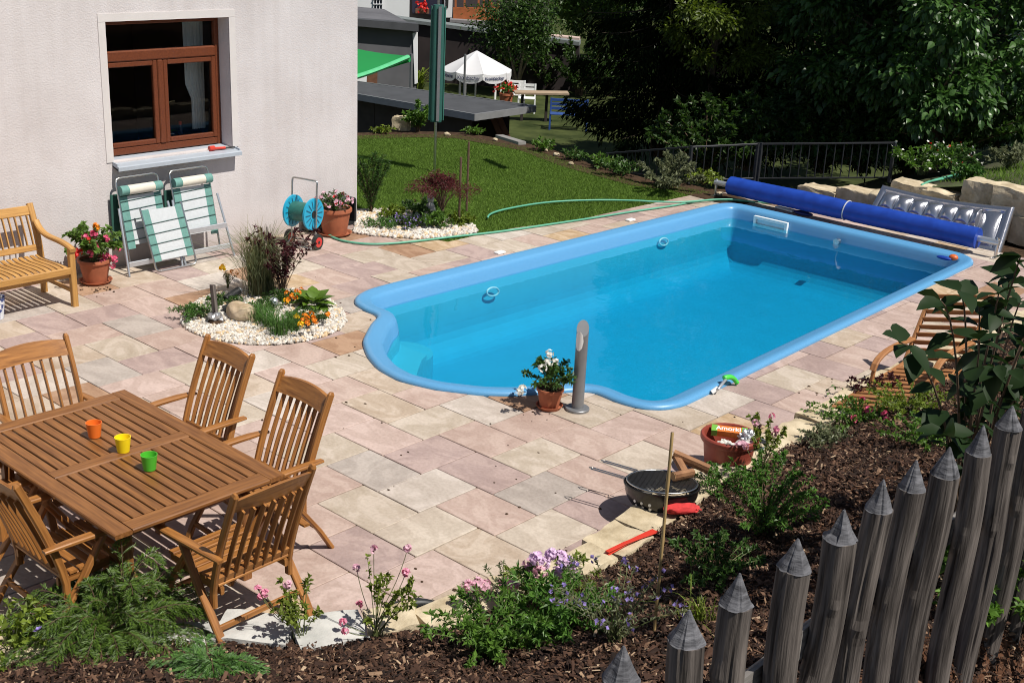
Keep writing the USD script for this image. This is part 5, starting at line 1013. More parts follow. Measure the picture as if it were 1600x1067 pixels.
put(bal, 'brace', quad(P, n_, [(757, -12), (760, -12), (772, 11), (769, 12)], .95, .08), ORW); put(t, 'porch_roof', quad(P, n_, [(703, 31), (768, 35), (772, 41), (703, 35)], 1.5, .9), mat('porch_roof_slate', (.20, .19, .20), .7))
c = onwall(660, 14, P, n_, .3); t = thing('window_box', 'box of red flowers on the dark house left of the white window', 'flower box', c); b = MB(); b.box((0, 0, -.1), (.6, .25, .2), rotz(facing(c))); put(t, 'box', b, BRW); q = re2.normal(0, .12, (60, 3))+[0, 0, .1]; b = MB(); b.flowers(q, nrm(re2.normal(size=q.shape)+[0, 0, .5]), .07); put(t, 'blossoms', b, SALMON)
t, P, d_, n_ = slab_to('boundary_wall', 600, 905, (30, 70), 44, .5, mat('dark_boundary', (.030, .022, .022), .95, .3, 1.5), 'long dark boundary wall with a pale coping behind the parasol', 'wall', skew=-1.)
put(t, 'coping', quad(P, n_, [(600, 26), (905, 66), (905, 72), (600, 31)], .12, .8), mat('pale_coping', (.16, .18, .18), .8))
put(t, 'roof_tiles', quad(P, n_, [(845, 54), (905, 60), (905, 67), (845, 60)], -.4, .5), mat('pale_roof_tile', (.5, .38, .33), .8))
# green awning
a_, b_, c_, d_ = atd(480, 54, 30), atd(643, 88, 31.5), atd(560, 112, 28.5), atd(470, 140, 28)
t = thing('awning', 'bright green awning stretched between house corner and grey outbuilding', 'awning'); b = MB(); uu = np.linspace(0, 1, 12); rg = []
for s in uu: rg.append([(a_*(1-s)+b_*s)*(1-w)+(d_*(1-s)+(b_*.93+c_*.07)*s)*w-V3(0, 0, .35*4*w*(1-w)*(1-s*.6)+.10*math.sin(math.pi*s)) for w in uu])
b.loft(rg, cap=False, closed=False); put(t, 'canvas', b, leaf('green_canvas', (.012, .30, .075), .02, .4, .7), smooth=True)
b = MB(); e_ = np.array([r_[-1] for r_ in rg]); b.tube(e_, .06, 6); put(t, 'hem', b, mat('light_green_hem', (.10, .48, .22), .6)); 
b = MB(); b.tube([V3(b_[0], b_[1], ZL), b_+V3(0, 0, .05)], .04, 6); put(t, 'pole', b, ZINC)
# cordyline in front
c = at(655, 140, ZL)+V3(.4, -.5, 0)*0; t = thing('palm_plant', 'spiky yellow-green palm plant beside the white corner strip', 'plant', c); zz_ = ztop(c, 652, 100)-ZL; b = blades(60, zz_, .7, .07, re2, .8, .05); put(t, 'blades', b, L_YEL)

# ================================================================== TREES
def tree(name, lab, cat, base, h, rad, zlow, n, LL, LW, ml, mb, r, nb=60, trunk=.14, flat=1., hollow=.5, big=False, droop=.0, group=None, lean=(0, 0)):
    t = thing(name, lab, cat, base, 0, group); tr = MB(); tr.tube(bez([(0, 0, -.3), (.02*h, -.01*h, h*.35), (lean[0]*.6, lean[1]*.6, h*.7), (lean[0], lean[1], h*.93)], 10), trunk, 8, scale=np.linspace(1.25, .25, 10))
    P, D = [], []
    for k in range(nb):
        u = r.uniform(0, 1)**.85; z = zlow+(h-zlow)*u; a = r.uniform(0, 6.28); rr = rad*(math.sin(math.pi*min(1, .22+.78*u))**.6)*r.uniform(.55, 1.08)
        z0 = max(.25*h if zlow > .3*h else .1*h, z-rr*.7); e = V3(rr*math.cos(a), rr*math.sin(a), z*flat-droop*rr)
        c = bez([(lean[0]*z0/h, lean[1]*z0/h, z0), (e[0]*.5, e[1]*.5, z0*.4+z*.6+.1), e], 7); tr.tube(c, max(.012, trunk*.22), 4, scale=np.linspace(1, .25, 7), cap=False)
        m = n//nb; s = r.uniform(.28, 1.0, m)**hollow*6; i0 = np.clip(s.astype(int), 0, 5); f = (s-i0)[:, None]; p = c[i0]*(1-f)+c[i0+1]*f
        cl = rad*.17*(.6+.9*(1-s/6))[:, None]*np.abs(r.normal(0, 1, (m, 1)))**.7; o = nrm(r.normal(size=(m, 3))); p = p+o*cl*[1, 1, .75]
        P.append(p); D.append(nrm(o+[0, 0, -.35-droop]+nrm(p-[0, 0, z])*.5))
    P, D = np.vstack(P), np.vstack(D); k_ = P[:, 2] > -base[2]*0+.05; P, D = P[k_], D[k_]; m = len(P); L = LL*r.uniform(.6, 1.3, m); N = r.normal(0, .55, (m, 3))+[0, 0, 1]
    put(t, 'trunk', tr, mb); b = MB(); (b.bigleaves if big else b.leaves)(P, D, N, L, L*LW/LL); put(t, 'crown', b, ml); return t
def spruce(lab, base, h, rad, n, ml, r, zlow=.2, trunk=.16, sag=.35, L=.16, group=None):
    t = thing('spruce_tree', lab, 'spruce', base, 0, group); tr = MB(); tr.tube([(0, 0, -.3), (0, 0, h*.98)], trunk, 8, scale=[1.2, .15]); P, D = [], []
    nb = 130
    for k in range(nb):
        u = (k+r.uniform())/nb; z = zlow+(h-zlow)*u**1.15; a = k*2.39996+r.normal(0, .2); ln = rad*(1-u)**.85*r.uniform(.75, 1.1)+.15
        e = V3(math.cos(a), math.sin(a), 0); c = np.array([V3(0, 0, z)+e*ln*s+V3(0, 0, -sag*ln*s+.22*ln*s*s) for s in np.linspace(0, 1, 8)])
        tr.tube(c, .02, 4, scale=np.linspace(1, .2, 8), cap=False)
        m = max(12, int(n*ln/(nb*rad*.55))); s = r.uniform(.1, 1, m)**.8*7; i0 = np.clip(s.astype(int), 0, 6); f = (s-i0)[:, None]; p = c[i0]*(1-f)+c[i0+1]*f
        sd = V3(-e[1], e[0], 0); lat = r.uniform(-1, 1, m)*ln*.26*(1-s/7*.75); q = p+sd*lat[:, None]-V3(0, 0, 1)*np.abs(r.normal(0, .10*ln+.03, m))[:, None]*.8
        P.append(q); D.append(nrm(e[None]*.7+sd[None]*np.sign(lat)[:, None]*.6+r.normal(0, .35, (m, 3))+[0, 0, -.75]))
    P, D = np.vstack(P), np.vstack(D); m = len(P); put(t, 'trunk', tr, BARK); b = MB(); b.leaves(P, D, r.normal(0, .5, (m, 3))+[0, 0, 1], L*r.uniform(.6, 1.3, m), L*.22, .1, .1); put(t, 'crown', b, ml); return t
rT = np.random.default_rng(77)
L_SPR = leaf('spruce_needle', (.012, .026, .007), .5, .08, .8, spec=.05); L_BSP = leaf('blue_spruce_needle', (0.0735, 0.13, 0.11), .45, .08, .8, spec=.05); L_TRD = leaf('tree_leaf_dark', (.045, .10, .02), .5, .3); L_TRM = leaf('tree_leaf_mid', (0.063, 0.13, 0.028), .5, .28); L_TRY = leaf('tree_leaf_yellow', (0.112, 0.165, 0.0225), .45, .3); L_GLOS = leaf('glossy_big_leaf', (.065, .15, .035), .45, .3, .38, spec=.45)
gz_ = -.6
L_LGT = leaf('light_tree_leaf', (.12, .20, .035), .4, .3)
c = at(1030, 222, gz_); spruce('large dark spruce with drooping branches left of the railing', c, 9.5, 2.05, 28000, L_SPR, rT, .5, L=.2)
c = at(1150, 218, gz_)+V3(0, 2.4, 0); spruce('dark spruce behind the left part of the railing', c, 11, 3.0, 30000, L_SPR, rT, .2, L=.2)
c = at(1545, 240, .2)+V3(.2, 2.2, 0); spruce('blue-tinted spruce at the right photo edge above the stone wall', c, 9, 2.6, 20000, L_BSP, rT, .3, sag=.25)
c = at(1098, 246, gz_)+V3(0, 0, 0); tree('broadleaf_tree', 'yellow-green tree rising between the two dark spruces', 'tree', c, 6.0, 1.5, 1.9, 17000, .10, .055, L_TRY, BARK, rT, trunk=.06)
for (px, py, zz_, h, rad, lab, n) in ((1290, 240, -.2, 6.8, 2.5, 'glossy large-leaved tree overhanging the middle of the railing', 20000), (1420, 250, .1, 7.2, 2.4, 'glossy large-leaved tree above the right end of the railing', 18000)):
    c = at(px, py, zz_)+V3(.0, .9, 0); tree('broadleaf_tree', lab, 'tree', c, h, rad, .35, int(n*1.6), .135, .09, L_GLOS, BARK, rT, nb=110, big=True, droop=.1)
c = at(1195, 215, gz_)+V3(0, 2.5, 0); tree('broadleaf_tree', 'dark round tree behind the railing between spruce and large-leaved trees', 'tree', c, 8, 2.8, .1, 26000, .15, .09, L_TRD, BARK, rT)
c = at(1345, 190, gz_)+V3(0, 4, 0); tree('broadleaf_tree', 'tall dark tree behind the glossy large-leaved trees', 'tree', c, 10, 3.6, .1, 26000, .17, .10, L_TRD, BARK, rT)
c = at(1500, 190, gz_)+V3(0, 4, 0); tree('broadleaf_tree', 'tall dark tree behind the blue-tinted spruce', 'tree', c, 10, 3.4, .1, 24000, .17, .10, L_TRD, BARK, rT)
c = at(935, 100, ZL); tree('broadleaf_tree', 'light green leafy tree behind the pale tiles of the boundary wall', 'tree', c, 8, 3.0, 1.2, 20000, .17, .09, L_LGT, BARK, rT)
c = at(1060, 120, ZL); tree('broadleaf_tree', 'mid green tree far behind the large dark spruce', 'tree', c, 9, 3.9, .2, 20000, .22, .12, L_TRD, BARK, rT)
c = at(880, 40, ZL)+V3(-2, 8, 0); tree('broadleaf_tree', 'dark tree filling the gap right of the balcony house', 'tree', c, 9, 4.4, .2, 18000, .25, .14, L_TRD, BARK, rT)
# multi-stemmed tree
c = at(806, 148, ZL); t = thing('broadleaf_tree', 'multi-stemmed tree with pale bare stems right of the parasol', 'tree', c); zt_ = ztop(c, 820, 5)-ZL; r = rT; sb = MB(); P, D = [], []
for k in range(7):
    a = r.uniform(0, 6.28); e = V3(math.cos(a)*r.uniform(.4, 1.3), math.sin(a)*r.uniform(.4, 1.3), zt_*r.uniform(.85, 1.25)); cv = bez([(r.normal(0, .08), r.normal(0, .08), 0), (e[0]*.1, e[1]*.1, zt_*.35), (e[0]*.9, e[1]*.9, zt_*.5), e], 12); sb.tube(cv, .055, 6, scale=np.linspace(1, .35, 12))
    for j in range(9):
        p = cv[r.integers(6, 12)]; m = 110; P.append(p+r.normal(0, .38, (m, 3))*[1, 1, .8]+[0, 0, .25]); D.append(dirs(m, r, -.3))
put(t, 'stems', sb, PALEB); P = np.vstack(P); b = MB(); b.leaves(P, np.vstack(D), r.normal(0, .5, P.shape)+[0, 0, 1], .14, .07); put(t, 'crown', b, L_TRM)
# understorey shrubs of the lower garden and along the lawn edge
for px, py, zz_, h, rad, m_, lab, n, LL in ((850, 140, ZL, 1.9, 1.0, L_TRM, 'green shrub in front of the boundary wall right of the multi-stemmed tree', 2600, .13), (905, 150, ZL, 2.2, 1.3, L_TRD, 'dark shrub under the left branches of the large spruce', 3000, .13), (950, 150, ZL, 2.0, 1.3, L_TRM, 'green shrub behind the left branches of the large spruce', 2800, .13), (735, 60, ZL, 3.6, 1.6, L_YEL, 'yellow-green shrub below the orange balcony', 2600, .2), (700, 46, ZL, 3.6, 1.4, L_TRM, 'green shrub left of the orange balcony', 2200, .2), (790, 145, ZL, 2.6, .45, L_YEL, 'slim yellow-green sapling beside the parasol edge', 500, .13)):
    c = at(px, py, zz_); t = thing('garden_shrub', lab, 'shrub', c); shrub(t, 0, h, rad, 30, n, LL, LL*.5, m_, STEMB, rT, .4, .1, .012)
for px, py, h, rad, m_, lab, n in ((653, 206, .62, .34, L_MID, 'leafy shrub at the lawn edge in front of the shed', 900), (1040, 296, .62, .62, L_GRY, 'grey-green bush at the far lawn corner by the railing', 2600), (850, 236, .24, .22, L_MID, 'low plant on the lawn border right of the shed', 260), (897, 250, .2, .25, L_DK, 'low plant on the lawn border, second right of the shed', 260), (935, 262, .26, .28, L_MID, 'low plant on the lawn border left of the grey-green bush', 300), (740, 211, .16, .2, L_MID, 'low plant on the lawn border under the shed roof corner', 200), (600, 208, .14, .22, L_YEL, 'low plant on the lawn border next to the house corner', 200), (965, 272, .3, .35, L_DK, 'dark plant on the lawn border beside the bush', 400), (1100, 290, .3, .3, L_YEL, 'yellow-green plant at the foot of the railing', 300)):
    c = at(px, py); t = thing('border_plant', lab, 'plant', c); shrub(t, 0, h, rad, 22, n, .075, .035, m_, STEMB, rT, .5, .1, .004)
# stones and soil of the lawn border
LFp = LineString([tuple(p) for p in LF]); b = MB(); b.sheet(LFp.buffer(.30), .004); tag(put(None, 'border_soil', b, SOIL), kind='structure')
tb = thing('border_stones', 'row of small pale stones along the far lawn border', 'stones')
for k in range(6): p = LFp.interpolate(rT.uniform(0, LFp.length)); s_z = rT.uniform(.03, .06); b = MB(); b.ico((p.x+rT.normal(0, .1), p.y+rT.normal(0, .1), .03), (s_z*1.3, s_z, s_z*.7), 1, .3, seed=k); put(tb, 'stone', b, LIME)
c = at(628, 203); b = MB(); stone(b, c+V3(0, 0, .12), (.32, .2, .26), .4, 3); solo('edge_stone', b, LIME, 'single pale upright stone at the lawn edge in front of the shed', 'stone', smooth=50)
# flowers and plants on the bank above the stone wall
for px, py, zz_, h, rad, m_, fl, lab in ((1440, 268, .42, .5, .55, L_MID, WHITEF, 'white-flowered plants on the bank right of the railing end'), (1490, 262, .5, .45, .5, L_DK, WHITEF, 'pale-flowered plants on the bank left of the blue-tinted spruce'), (1510, 278, .55, .28, .22, L_CON, None, 'spiky green plant beside the hose on the bank'), (1575, 258, .6, .4, .3, L_GRY, None, 'grey-green plant on the bank at the right photo edge'), (1480, 250, .5, .3, .3, L_MID, SALMON, 'red-flowered plant on the dark bank behind the white flowers')):
    c = at(px, py, zz_); t = thing('bank_plant', lab, 'plant', c); tips = shrub(t, -.05, h, rad, 30, 700, .08, .04, m_, STEM, rT)
    if fl: b = MB(); q = np.repeat(tips, 3, 0)+rT.normal(0, .06, (len(tips)*3, 3)); b.flowers(q[::3], nrm(rT.normal(size=q[::3].shape)+[.3, -.4, .4]), .026); put(t, 'blossoms', b, fl)

for k, (px, py, h, rad) in enumerate(((1060, 262, 1.5, 1.3), (1125, 258, 1.7, 1.1), (1245, 262, 1.6, 1.2), (1310, 262, 1.8, 1.3), (1385, 262, 1.9, 1.3), (1465, 240, 1.6, 1.4), (1540, 225, 1.8, 1.5))):
    c = at(px, py, -.3 if px < 1400 else .3)+V3(0, .9, 0); t = thing('hedge_shrub', ('dark shrub behind the left end of the railing', 'dark shrub behind the railing left of its middle post', 'dark shrub behind the railing right of its middle post', 'dark shrub behind the middle of the right railing panel', 'dark shrub behind the right end of the railing', 'dark shrub behind the white flowers on the bank', 'dark shrub under the blue-tinted spruce')[k], 'shrub', c)
    shrub(t, -.2, h, rad, 50, 3600, .12, .07, L_TRD, STEMB, rT, .5, .02, .01)
# ================================================================== PALISADE FENCE
FXX = -1.703
rf = np.random.default_rng(15)
fence = thing('palisade_fence', 'weathered grey palisade fence of pointed round posts in the right foreground', 'fence')
tips_px = [(975, 1008), (1080, 952), (1160, 895), (1248, 840), (1320, 796), (1380, 748), (1430, 718), (1482, 698), (1537, 664), (1585, 634)]
TP = [onx(x, y, FXX) for x, y in tips_px]; TP = [TP[0]-V3(0, .62, -.0), TP[0]-V3(0, .31, .02)]+TP+[TP[-1]+V3(0, .33*i, rf.normal(0, .02)) for i in range(1, 9)]
def post(top, broken=False):
    r0 = .056*rf.uniform(.93, 1.07); zb = float(bed(top[0], top[1]))-1.1; lean = rf.normal(0, .008, 2); n = 40; th = np.linspace(0, 2*math.pi, n, endpoint=False)
    ch = rf.uniform(.085, .14); cr0 = rf.uniform(3.2, 5.6); kn = [(rf.uniform(3.4, 6.2), top[2]-rf.uniform(.2, .9)) for _ in range(4)]; zs = np.linspace(zb, top[2]-ch, 64); k = rf.uniform(0, 50); rg = []
    def cen(z): return V3(top[0]+lean[0]*(z-top[2])*1.5+.006*math.sin(z*5+k), top[1]+lean[1]*(z-top[2])*1.5+.006*math.cos(z*4+k), 0)
    for z in zs:
        nz = meshkit.noise(np.c_[np.cos(th)*1.2+k, np.sin(th)*1.2, np.full(n, z*3.)], 3); fl = meshkit.noise(np.c_[np.cos(th)*5+k, np.sin(th)*5, np.full(n, z*.7)], 5)
        rr = r0*(.94+.11*nz+.06*fl)*(1-.13*np.exp(-((np.mod(th-cr0-.25*math.sin(z*2+k)+math.pi, 2*math.pi)-math.pi)/.07)**2)-.09*np.exp(-((np.mod(th-cr0-2.2+math.pi, 2*math.pi)-math.pi)/.06)**2)); c = cen(z); rr = rr+sum(.010*np.exp(-((np.mod(th-ka+math.pi, 2*math.pi)-math.pi)/.28)**2-((z-kz)/.022)**2) for ka, kz in kn); rg.append(np.c_[c[0]+rr*np.cos(th), c[1]+rr*np.sin(th), np.full(n, z)])
    rg = np.array(rg); b = MB(); b.loft(rg); L = np.repeat(zs, n); b.g[-1] = np.c_[L+k, np.tile(np.cos(th)*r0, 64), np.tile(np.sin(th)*r0, 64)]
    p = put(fence, 'post', b, GREYW)
    cr = []; c = cen(top[2]-ch); tz = top[2] if not broken else top[2]-.0
    for f_, hh in ((1, 0), (.98, .015), (.66, .34), (.34, .68), (.07, .98)):
        mf = 7; j = (1 if hh < .01 else math.cos(math.pi/mf)/np.cos(np.mod(th+k, 2*math.pi/mf)-math.pi/mf)*1.03)*(1+.20*(meshkit.noise(np.c_[np.cos(th)*2+k, np.sin(th)*2, np.full(n, hh*3)], 6)-.5)); z = top[2]-ch+ch*hh
        zz = z+(np.where(np.cos(th-3.6) > .1, -.030*f_*(hh > .2), 0) if broken else 0)
        cr.append(np.c_[c[0]+(rg[-1][:, 0]-c[0])*f_*j, c[1]+(rg[-1][:, 1]-c[1])*f_*j, zz+0*th])
    b = MB(); b.loft(np.array(cr)); v = b.v[0]; b.g[-1] = np.c_[v[:, 2]*1.0+k, v[:, 0], v[:, 1]]; put(p, 'pointed_tip', b, GREYTIP)
for i, t_ in enumerate(TP): post(t_, i == 6)
ya, yb = TP[0][1]-.3, TP[-1][1]
for i in range(3):
    y0, y1 = ya+(yb-ya)*i/3, ya+(yb-ya)*(i+.995)/3; b = MB(); th = np.linspace(-1.6, 1.6, 9)
    sec = np.array([(.055*math.cos(a), .065*math.sin(a)) for a in th]); b.sweep(lin((FXX-.062, y0, 1.56), (FXX-.062, y1, 1.54), 8), -sec[::-1], (0, 0, 1)); put(fence, 'rail', b, RAILW)

# ================================================================== GRILL, POT AND ODDS AND ENDS BY THE EDGING
ENAM = mat('gloss_black_enamel', (.006, .006, .007), .25, .1, 8, coat=.15)
c = at(1035, 760, .27); c0 = V3(c[0], c[1], 0); grill = thing('kettle_grill', 'black kettle grill bowl with a wire grate beside the stone edging', 'grill', c0)
_g = UsdGeom.Xformable(grill); _g.AddRotateZOp(opSuffix='a').Set(41.7); _g.AddRotateXOp(opSuffix='tilt').Set(-7.0); _g.AddRotateZOp(opSuffix='b').Set(-41.7)
b = MB(); R_ = .265; pf = [(.001, .04)]+[(R_*math.sin(a), .27-.23*math.cos(a)) for a in np.linspace(.15, math.pi/2, 10)]+[(R_+.008, .272), (R_+.008, .282), (R_-.006, .282)]+[((R_-.008)*math.sin(a), .272-.22*math.cos(a)) for a in np.linspace(math.pi/2, .1, 8)]
b.lathe(pf, 40); put(grill, 'bowl', b, ENAM, smooth=40)
b = MB(); b.lathe([(.001, .13), (R_*.78, .15)], 24); put(grill, 'ash_bed', b, mat('ash', (.10, .095, .09), .95, .5, 30))
for k in range(3): a = k*2.1+.6; b = MB(); b.bar((.16*math.cos(a), .16*math.sin(a), .09), (.2*math.cos(a), .2*math.sin(a), 0), .025, .012, (1, 0, 0)); put(grill, 'leg', b, BLACK)
gd = nrm(at(940, 740, .32)-at(1040, 768, .32)); ga = math.atan2(gd[1], gd[0])
gr = put(grill, 'grate_ring', torus((.0, 0, .295), (.0, .0, 1), .25, .006, 40), STEEL, smooth=True)
RUSTW = mat('dark_grill_wire', (.12, .115, .11), .4, metal=.8)
for i in range(-10, 11):
    x = i*.0232; hl = math.sqrt(max(0, .248**2-x*x)); b = MB(); cc_, ss_ = math.cos(ga), math.sin(ga); b.tube([(cc_*-hl-ss_*x, ss_*-hl+cc_*x, .295), (cc_*hl-ss_*x, ss_*hl+cc_*x, .295)], .0035, 5); put(gr, 'grate_bar', b, RUSTW)
for s in (-1, 1):
    o = V3(-math.sin(ga), math.cos(ga), 0)*.10*s; d_ = V3(math.cos(ga), math.sin(ga), 0); w_ = V3(-math.sin(ga), math.cos(ga), 0)*.016
    b = MB(); b.tube([V3(0, 0, .297)+o+d_*.24-w_, V3(0, 0, .315)+o+d_*.50-w_, V3(0, 0, .319)+o+d_*.525, V3(0, 0, .315)+o+d_*.50+w_, V3(0, 0, .297)+o+d_*.24+w_], .0055, 6); put(gr, 'handle', b, STEEL, smooth=True)
for k in range(6): a = math.radians(-118+14*(k % 3))+.3; z = .16+.035*(k//3); rr = R_*math.sqrt(max(0, 1-((.27-z)/.23)**2))-.003; b = MB(); q = V3(rr*math.cos(a), rr*math.sin(a), z); b.tube([q, q*[1.03, 1.03, 1]], .011, 8); put(grill, 'vent_hole', b, ALU)
LOG = mat('split_firewood', (.16, .07, .03), .8, col2=(.34, .17, .08), scale=8, bump=.006, bscale=20)
for (px, py), (qx, qy), z0, z1, w, lab in (((1053, 709), (1108, 733), .40, .33, .075, 'longest brown log lying over the right side of the grill'), ((1056, 713), (1072, 742), .38, .32, .06, 'short brown log slanting down at the left of the log pile on the grill'), ((1052, 744), (1082, 738), .345, .345, .07, 'dark brown log stub in front of the log pile on the grill')):
    a_, b_ = at(px, py, z0), at(qx, qy, z1); cb = a_*1.; t = thing('firewood_log', lab, 'log', cb, 0); b = MB(); b.sweep(lin((0, 0, 0), b_-a_, 6), circ(w/2, 9)*(1+rf.uniform(-.15, .15, (9, 1))), (0, 0, 1)); put(t, 'split_wood', b, LOG); b = MB(); u_ = nrm(b_-a_); b.sweep([-u_*.004, u_*.001], circ(w/2*.9, 9), (0, 0, 1)); put(t, 'cut_end', b, mat('cut_wood_end', (.42, .24, .11), .8) if not stage.GetPrimAtPath('/World/Looks/cut_wood_end') else UsdShade.Material.Get(stage, '/World/Looks/cut_wood_end'))
# red tongs and glove on the edging
q = [(948, 866), (975, 850), (1000, 838), (1022, 828)]; P = [at(x, y, .19) for x, y in q]; t = thing('red_tongs', 'red grill tongs lying across the edging stones below the grill', 'tongs', P[0])
b = MB(); b.sweep([p-P[0] for p in P], rect(.035, .008, .003)); put(t, 'arm', b, RED); b = MB(); b.sweep([p-P[0]+V3(0, 0, .02*(1-i/3))+nrm(V3(*(P[-1]-P[0])[[1, 0, 2]]*[1, -1, 0]))*.025*i/3 for i, p in enumerate(P)], rect(.03, .008, .003)); put(t, 'arm', b, RED)
c = at(1066, 795, .22); t = thing('red_glove', 'crumpled red cloth glove on the edging stone beside the grill', 'glove', c)
m_ = trimesh.creation.icosphere(3); v = np.array(m_.vertices); v = v*[.13, .055, .03]*(1+.5*(meshkit.noise(v*2.6+4, 3)-.5))[:, None]; v[:, 2] += .012*np.sin(v[:, 1]*110)*(v[:, 2] > 0); b = MB(); b.add(v@rotz(.9).T, m_.faces); put(t, 'hand', b, mat('red_cloth', (.50, .03, .03), .85, .2, 30), smooth=50)
b = MB(); b.ico((-.10, -.02, -.005), (.05, .025, .018), 2, .3); put(t, 'thumb', b, UsdShade.Material.Get(stage, '/World/Looks/red_cloth'), smooth=True)
c = at(995, 842, .10); 
# big pot with rubbish
c = at(1141, 679, .34); c0 = V3(c[0], c[1], 0); bp = thing('planter', 'big red-brown plastic planter filled with food wrappers behind the grill', 'planter', c0)
b = MB(); b.lathe([(.001, 0), (.155, 0), (.165, .02), (.20, .29), (.218, .295), (.226, .31), (.226, .335), (.218, .345), (.20, .345), (.192, .33), (.18, .2), (.001, .2)], 40); put(bp, 'wall', b, TERRA2, smooth=35)
zf = .30
q0, q1 = at(1112, 676, zf)-c0, at(1166, 684, zf)-c0; dx = nrm((q1-q0)*[1, 1, 0]); a = math.atan2(dx[1], dx[0])
t = thing('snack_box', 'orange and green snack box with white lettering lying in the planter', 'box', c0+(q0+q1)/2+V3(0, 0, .03), a+.08)
Rt = rotx(.25); b = MB(); b.box((0, 0, 0), (.27, .075, .05), Rt); put(t, 'carton', b, mat('orange_carton', (.60, .17, .03), .5))
for s in (-1, 1): b = MB(); b.box((0, 0, 0), (.045, .078, .053), Rt); b.move((s*.115, 0, 0)); put(t, 'green_end', b, mat('green_carton_end', (.14, .36, .05), .5) if s < 0 else UsdShade.Material.Get(stage, '/World/Looks/green_carton_end'))
m_ = meshkit.text_mesh('Amorki', .042, .002, True); v = np.array(m_.vertices); v -= [v[:, 0].mean(), .02, 0]; b = MB(); b.add(v+[0, 0, .0262], m_.faces); b.move((0, 0, 0), Rt); put(t, 'lettering', b, WHITEP)
FOIL = UsdShade.Material.Get(stage, '/World/Looks/crumpled_foil')
c = c0+V3(.09, .12, .30); t = thing('foil_ball', 'crumpled silver foil ball at the back of the planter', 'foil', c); m_ = trimesh.creation.icosphere(3); v = np.array(m_.vertices); v = v*.075*(1+.7*(meshkit.noise(v*4+3, 2)-.5))[:, None]; b = MB(); b.add(v, m_.faces); put(t, 'crumpled_sheet', b, FOIL)
for (dx_, dy_), s, lab, m2 in (((.13, -.01), 3, 'crumpled pink and white wrapper at the right of the planter', PALEP), ((.03, -.09), 4, 'flattened white paper wrapper at the front of the planter', WHITEF), ((.11, .06), 5, 'white crumpled paper beside the foil ball in the planter', WHITEF)):
    c = c0+V3(dx_, dy_, .285); m_ = trimesh.creation.icosphere(3); v = np.array(m_.vertices); v = v*[.07, .05, .04]*(1+.8*(meshkit.noise(v*3+s, s)-.5))[:, None]; b = MB(); b.add(v+c, m_.faces); solo('paper_wrapper', b, m2, lab, 'wrapper')
c = at(1172, 722, 0); t = thing('bucket', 'small dark grey bucket half hidden behind the big planter', 'bucket', c); b = MB(); b.lathe([(.001, 0), (.09, 0), (.115, .17), (.12, .175), (.11, .175), (.085, .02), (.001, .02)], 24); put(t, 'wall', b, mat('blue_grey_plastic', (.09, .12, .17), .45), smooth=35); b = MB(); b.tube(bez([(-.115, 0, .16), (-.1, -.1, .1), (.1, -.1, .1), (.115, 0, .16)], 10), .005, 5); put(t, 'handle', b, STEEL)
# bamboo cane
c = onbed(1022, 992); t = thing('bamboo_cane', 'tall thin bamboo cane stuck in the mulch in front of the grill', 'cane', c); zt = ztop(c, 1018, 673)-c[2]; b = MB(); b.tube(lin((0, 0, -.1), (-.01, .0, zt), 20), .0085, 8, scale=[1.25 if i % 5 == 0 else 1 for i in range(20)]); put(t, 'stalk', b, CANE, smooth=True)

# black hose crescent on the edging
c = at(640, 965, .04); 
pts = [at(x, y, .10) for x, y in [(565, 985), (590, 960), (620, 948), (655, 942), (690, 946)]]; t = thing('black_hose', 'piece of black hose lying along the edging behind the pink rose', 'hose', pts[0]); b = MB(); b.tube(spline(pts, 30)-pts[0], .035, 8, scale=np.r_[np.linspace(.5, 1, 8), np.ones(14), np.linspace(1, .4, 8)]); put(t, 'hose_body', b, BLKP, smooth=True)

# ================================================================== WOODEN DECK CHAIR
LXa = -4.46; wd = .56; dk = thing('deck_chair', 'low wooden slatted deck chair on the slabs at the right pool side', 'deck chair', (LXa, 9.04, 0))
TEAKR = wood('teak_wood_red', (.24, .10, .04), (.42, .20, .08), .5)
up_ = lambda x: .04+.12*max(0, x)/wd
def dpart(nm, f): b = MB(); f(b); return put(dk, nm, b, TEAKR)
for x in (0, wd):
    o = up_(x)
    dpart('side_rail', lambda b: b.sweep([(x, 0, .06+o), (x, .7, .08+o), (x, 1.6, .14+o)], rect(.035, .06, .006)))
    dpart('back_post', lambda b: b.bar((x, 1.5, .11+o), (x, 1.90, .78+o), .05, .035, (1, 0, 0), .006))
    dpart('arm', lambda b: b.sweep(bez([(x, .86, .24+o), (x, .9, .42+o), (x, 1.3, .38+o), (x, 1.62, .37+o)], 10), rect(.06, .03, .008)))
    dpart('arm_support', lambda b: b.bar((x, .86, .06+o), (x, .89, .27+o), .035, .03, (1, 0, 0)))
    dpart('foot', lambda b: b.bar((x, .02, .0), (x, .02, .09+o), .04, .03, (1, 0, 0))); dpart('foot', lambda b: b.bar((x, 1.58, .0), (x, 1.58, .13+o), .04, .03, (1, 0, 0)))
for i in range(9):
    s = (i+.7)/9.3; dpart('back_slat', lambda b: b.bar((.02, 1.52+.38*s, .16+.62*s+up_(0)), (wd-.02, 1.52+.38*s, .16+.62*s+up_(wd)), .014, .052, (0, -.45, .8), .004))
for i in range(12): y = .10+i*.115; dpart('seat_slat', lambda b: b.bar((.018, y, .105+.03*y+up_(0)), (wd-.018, y, .105+.03*y+up_(wd)), .075, .016))

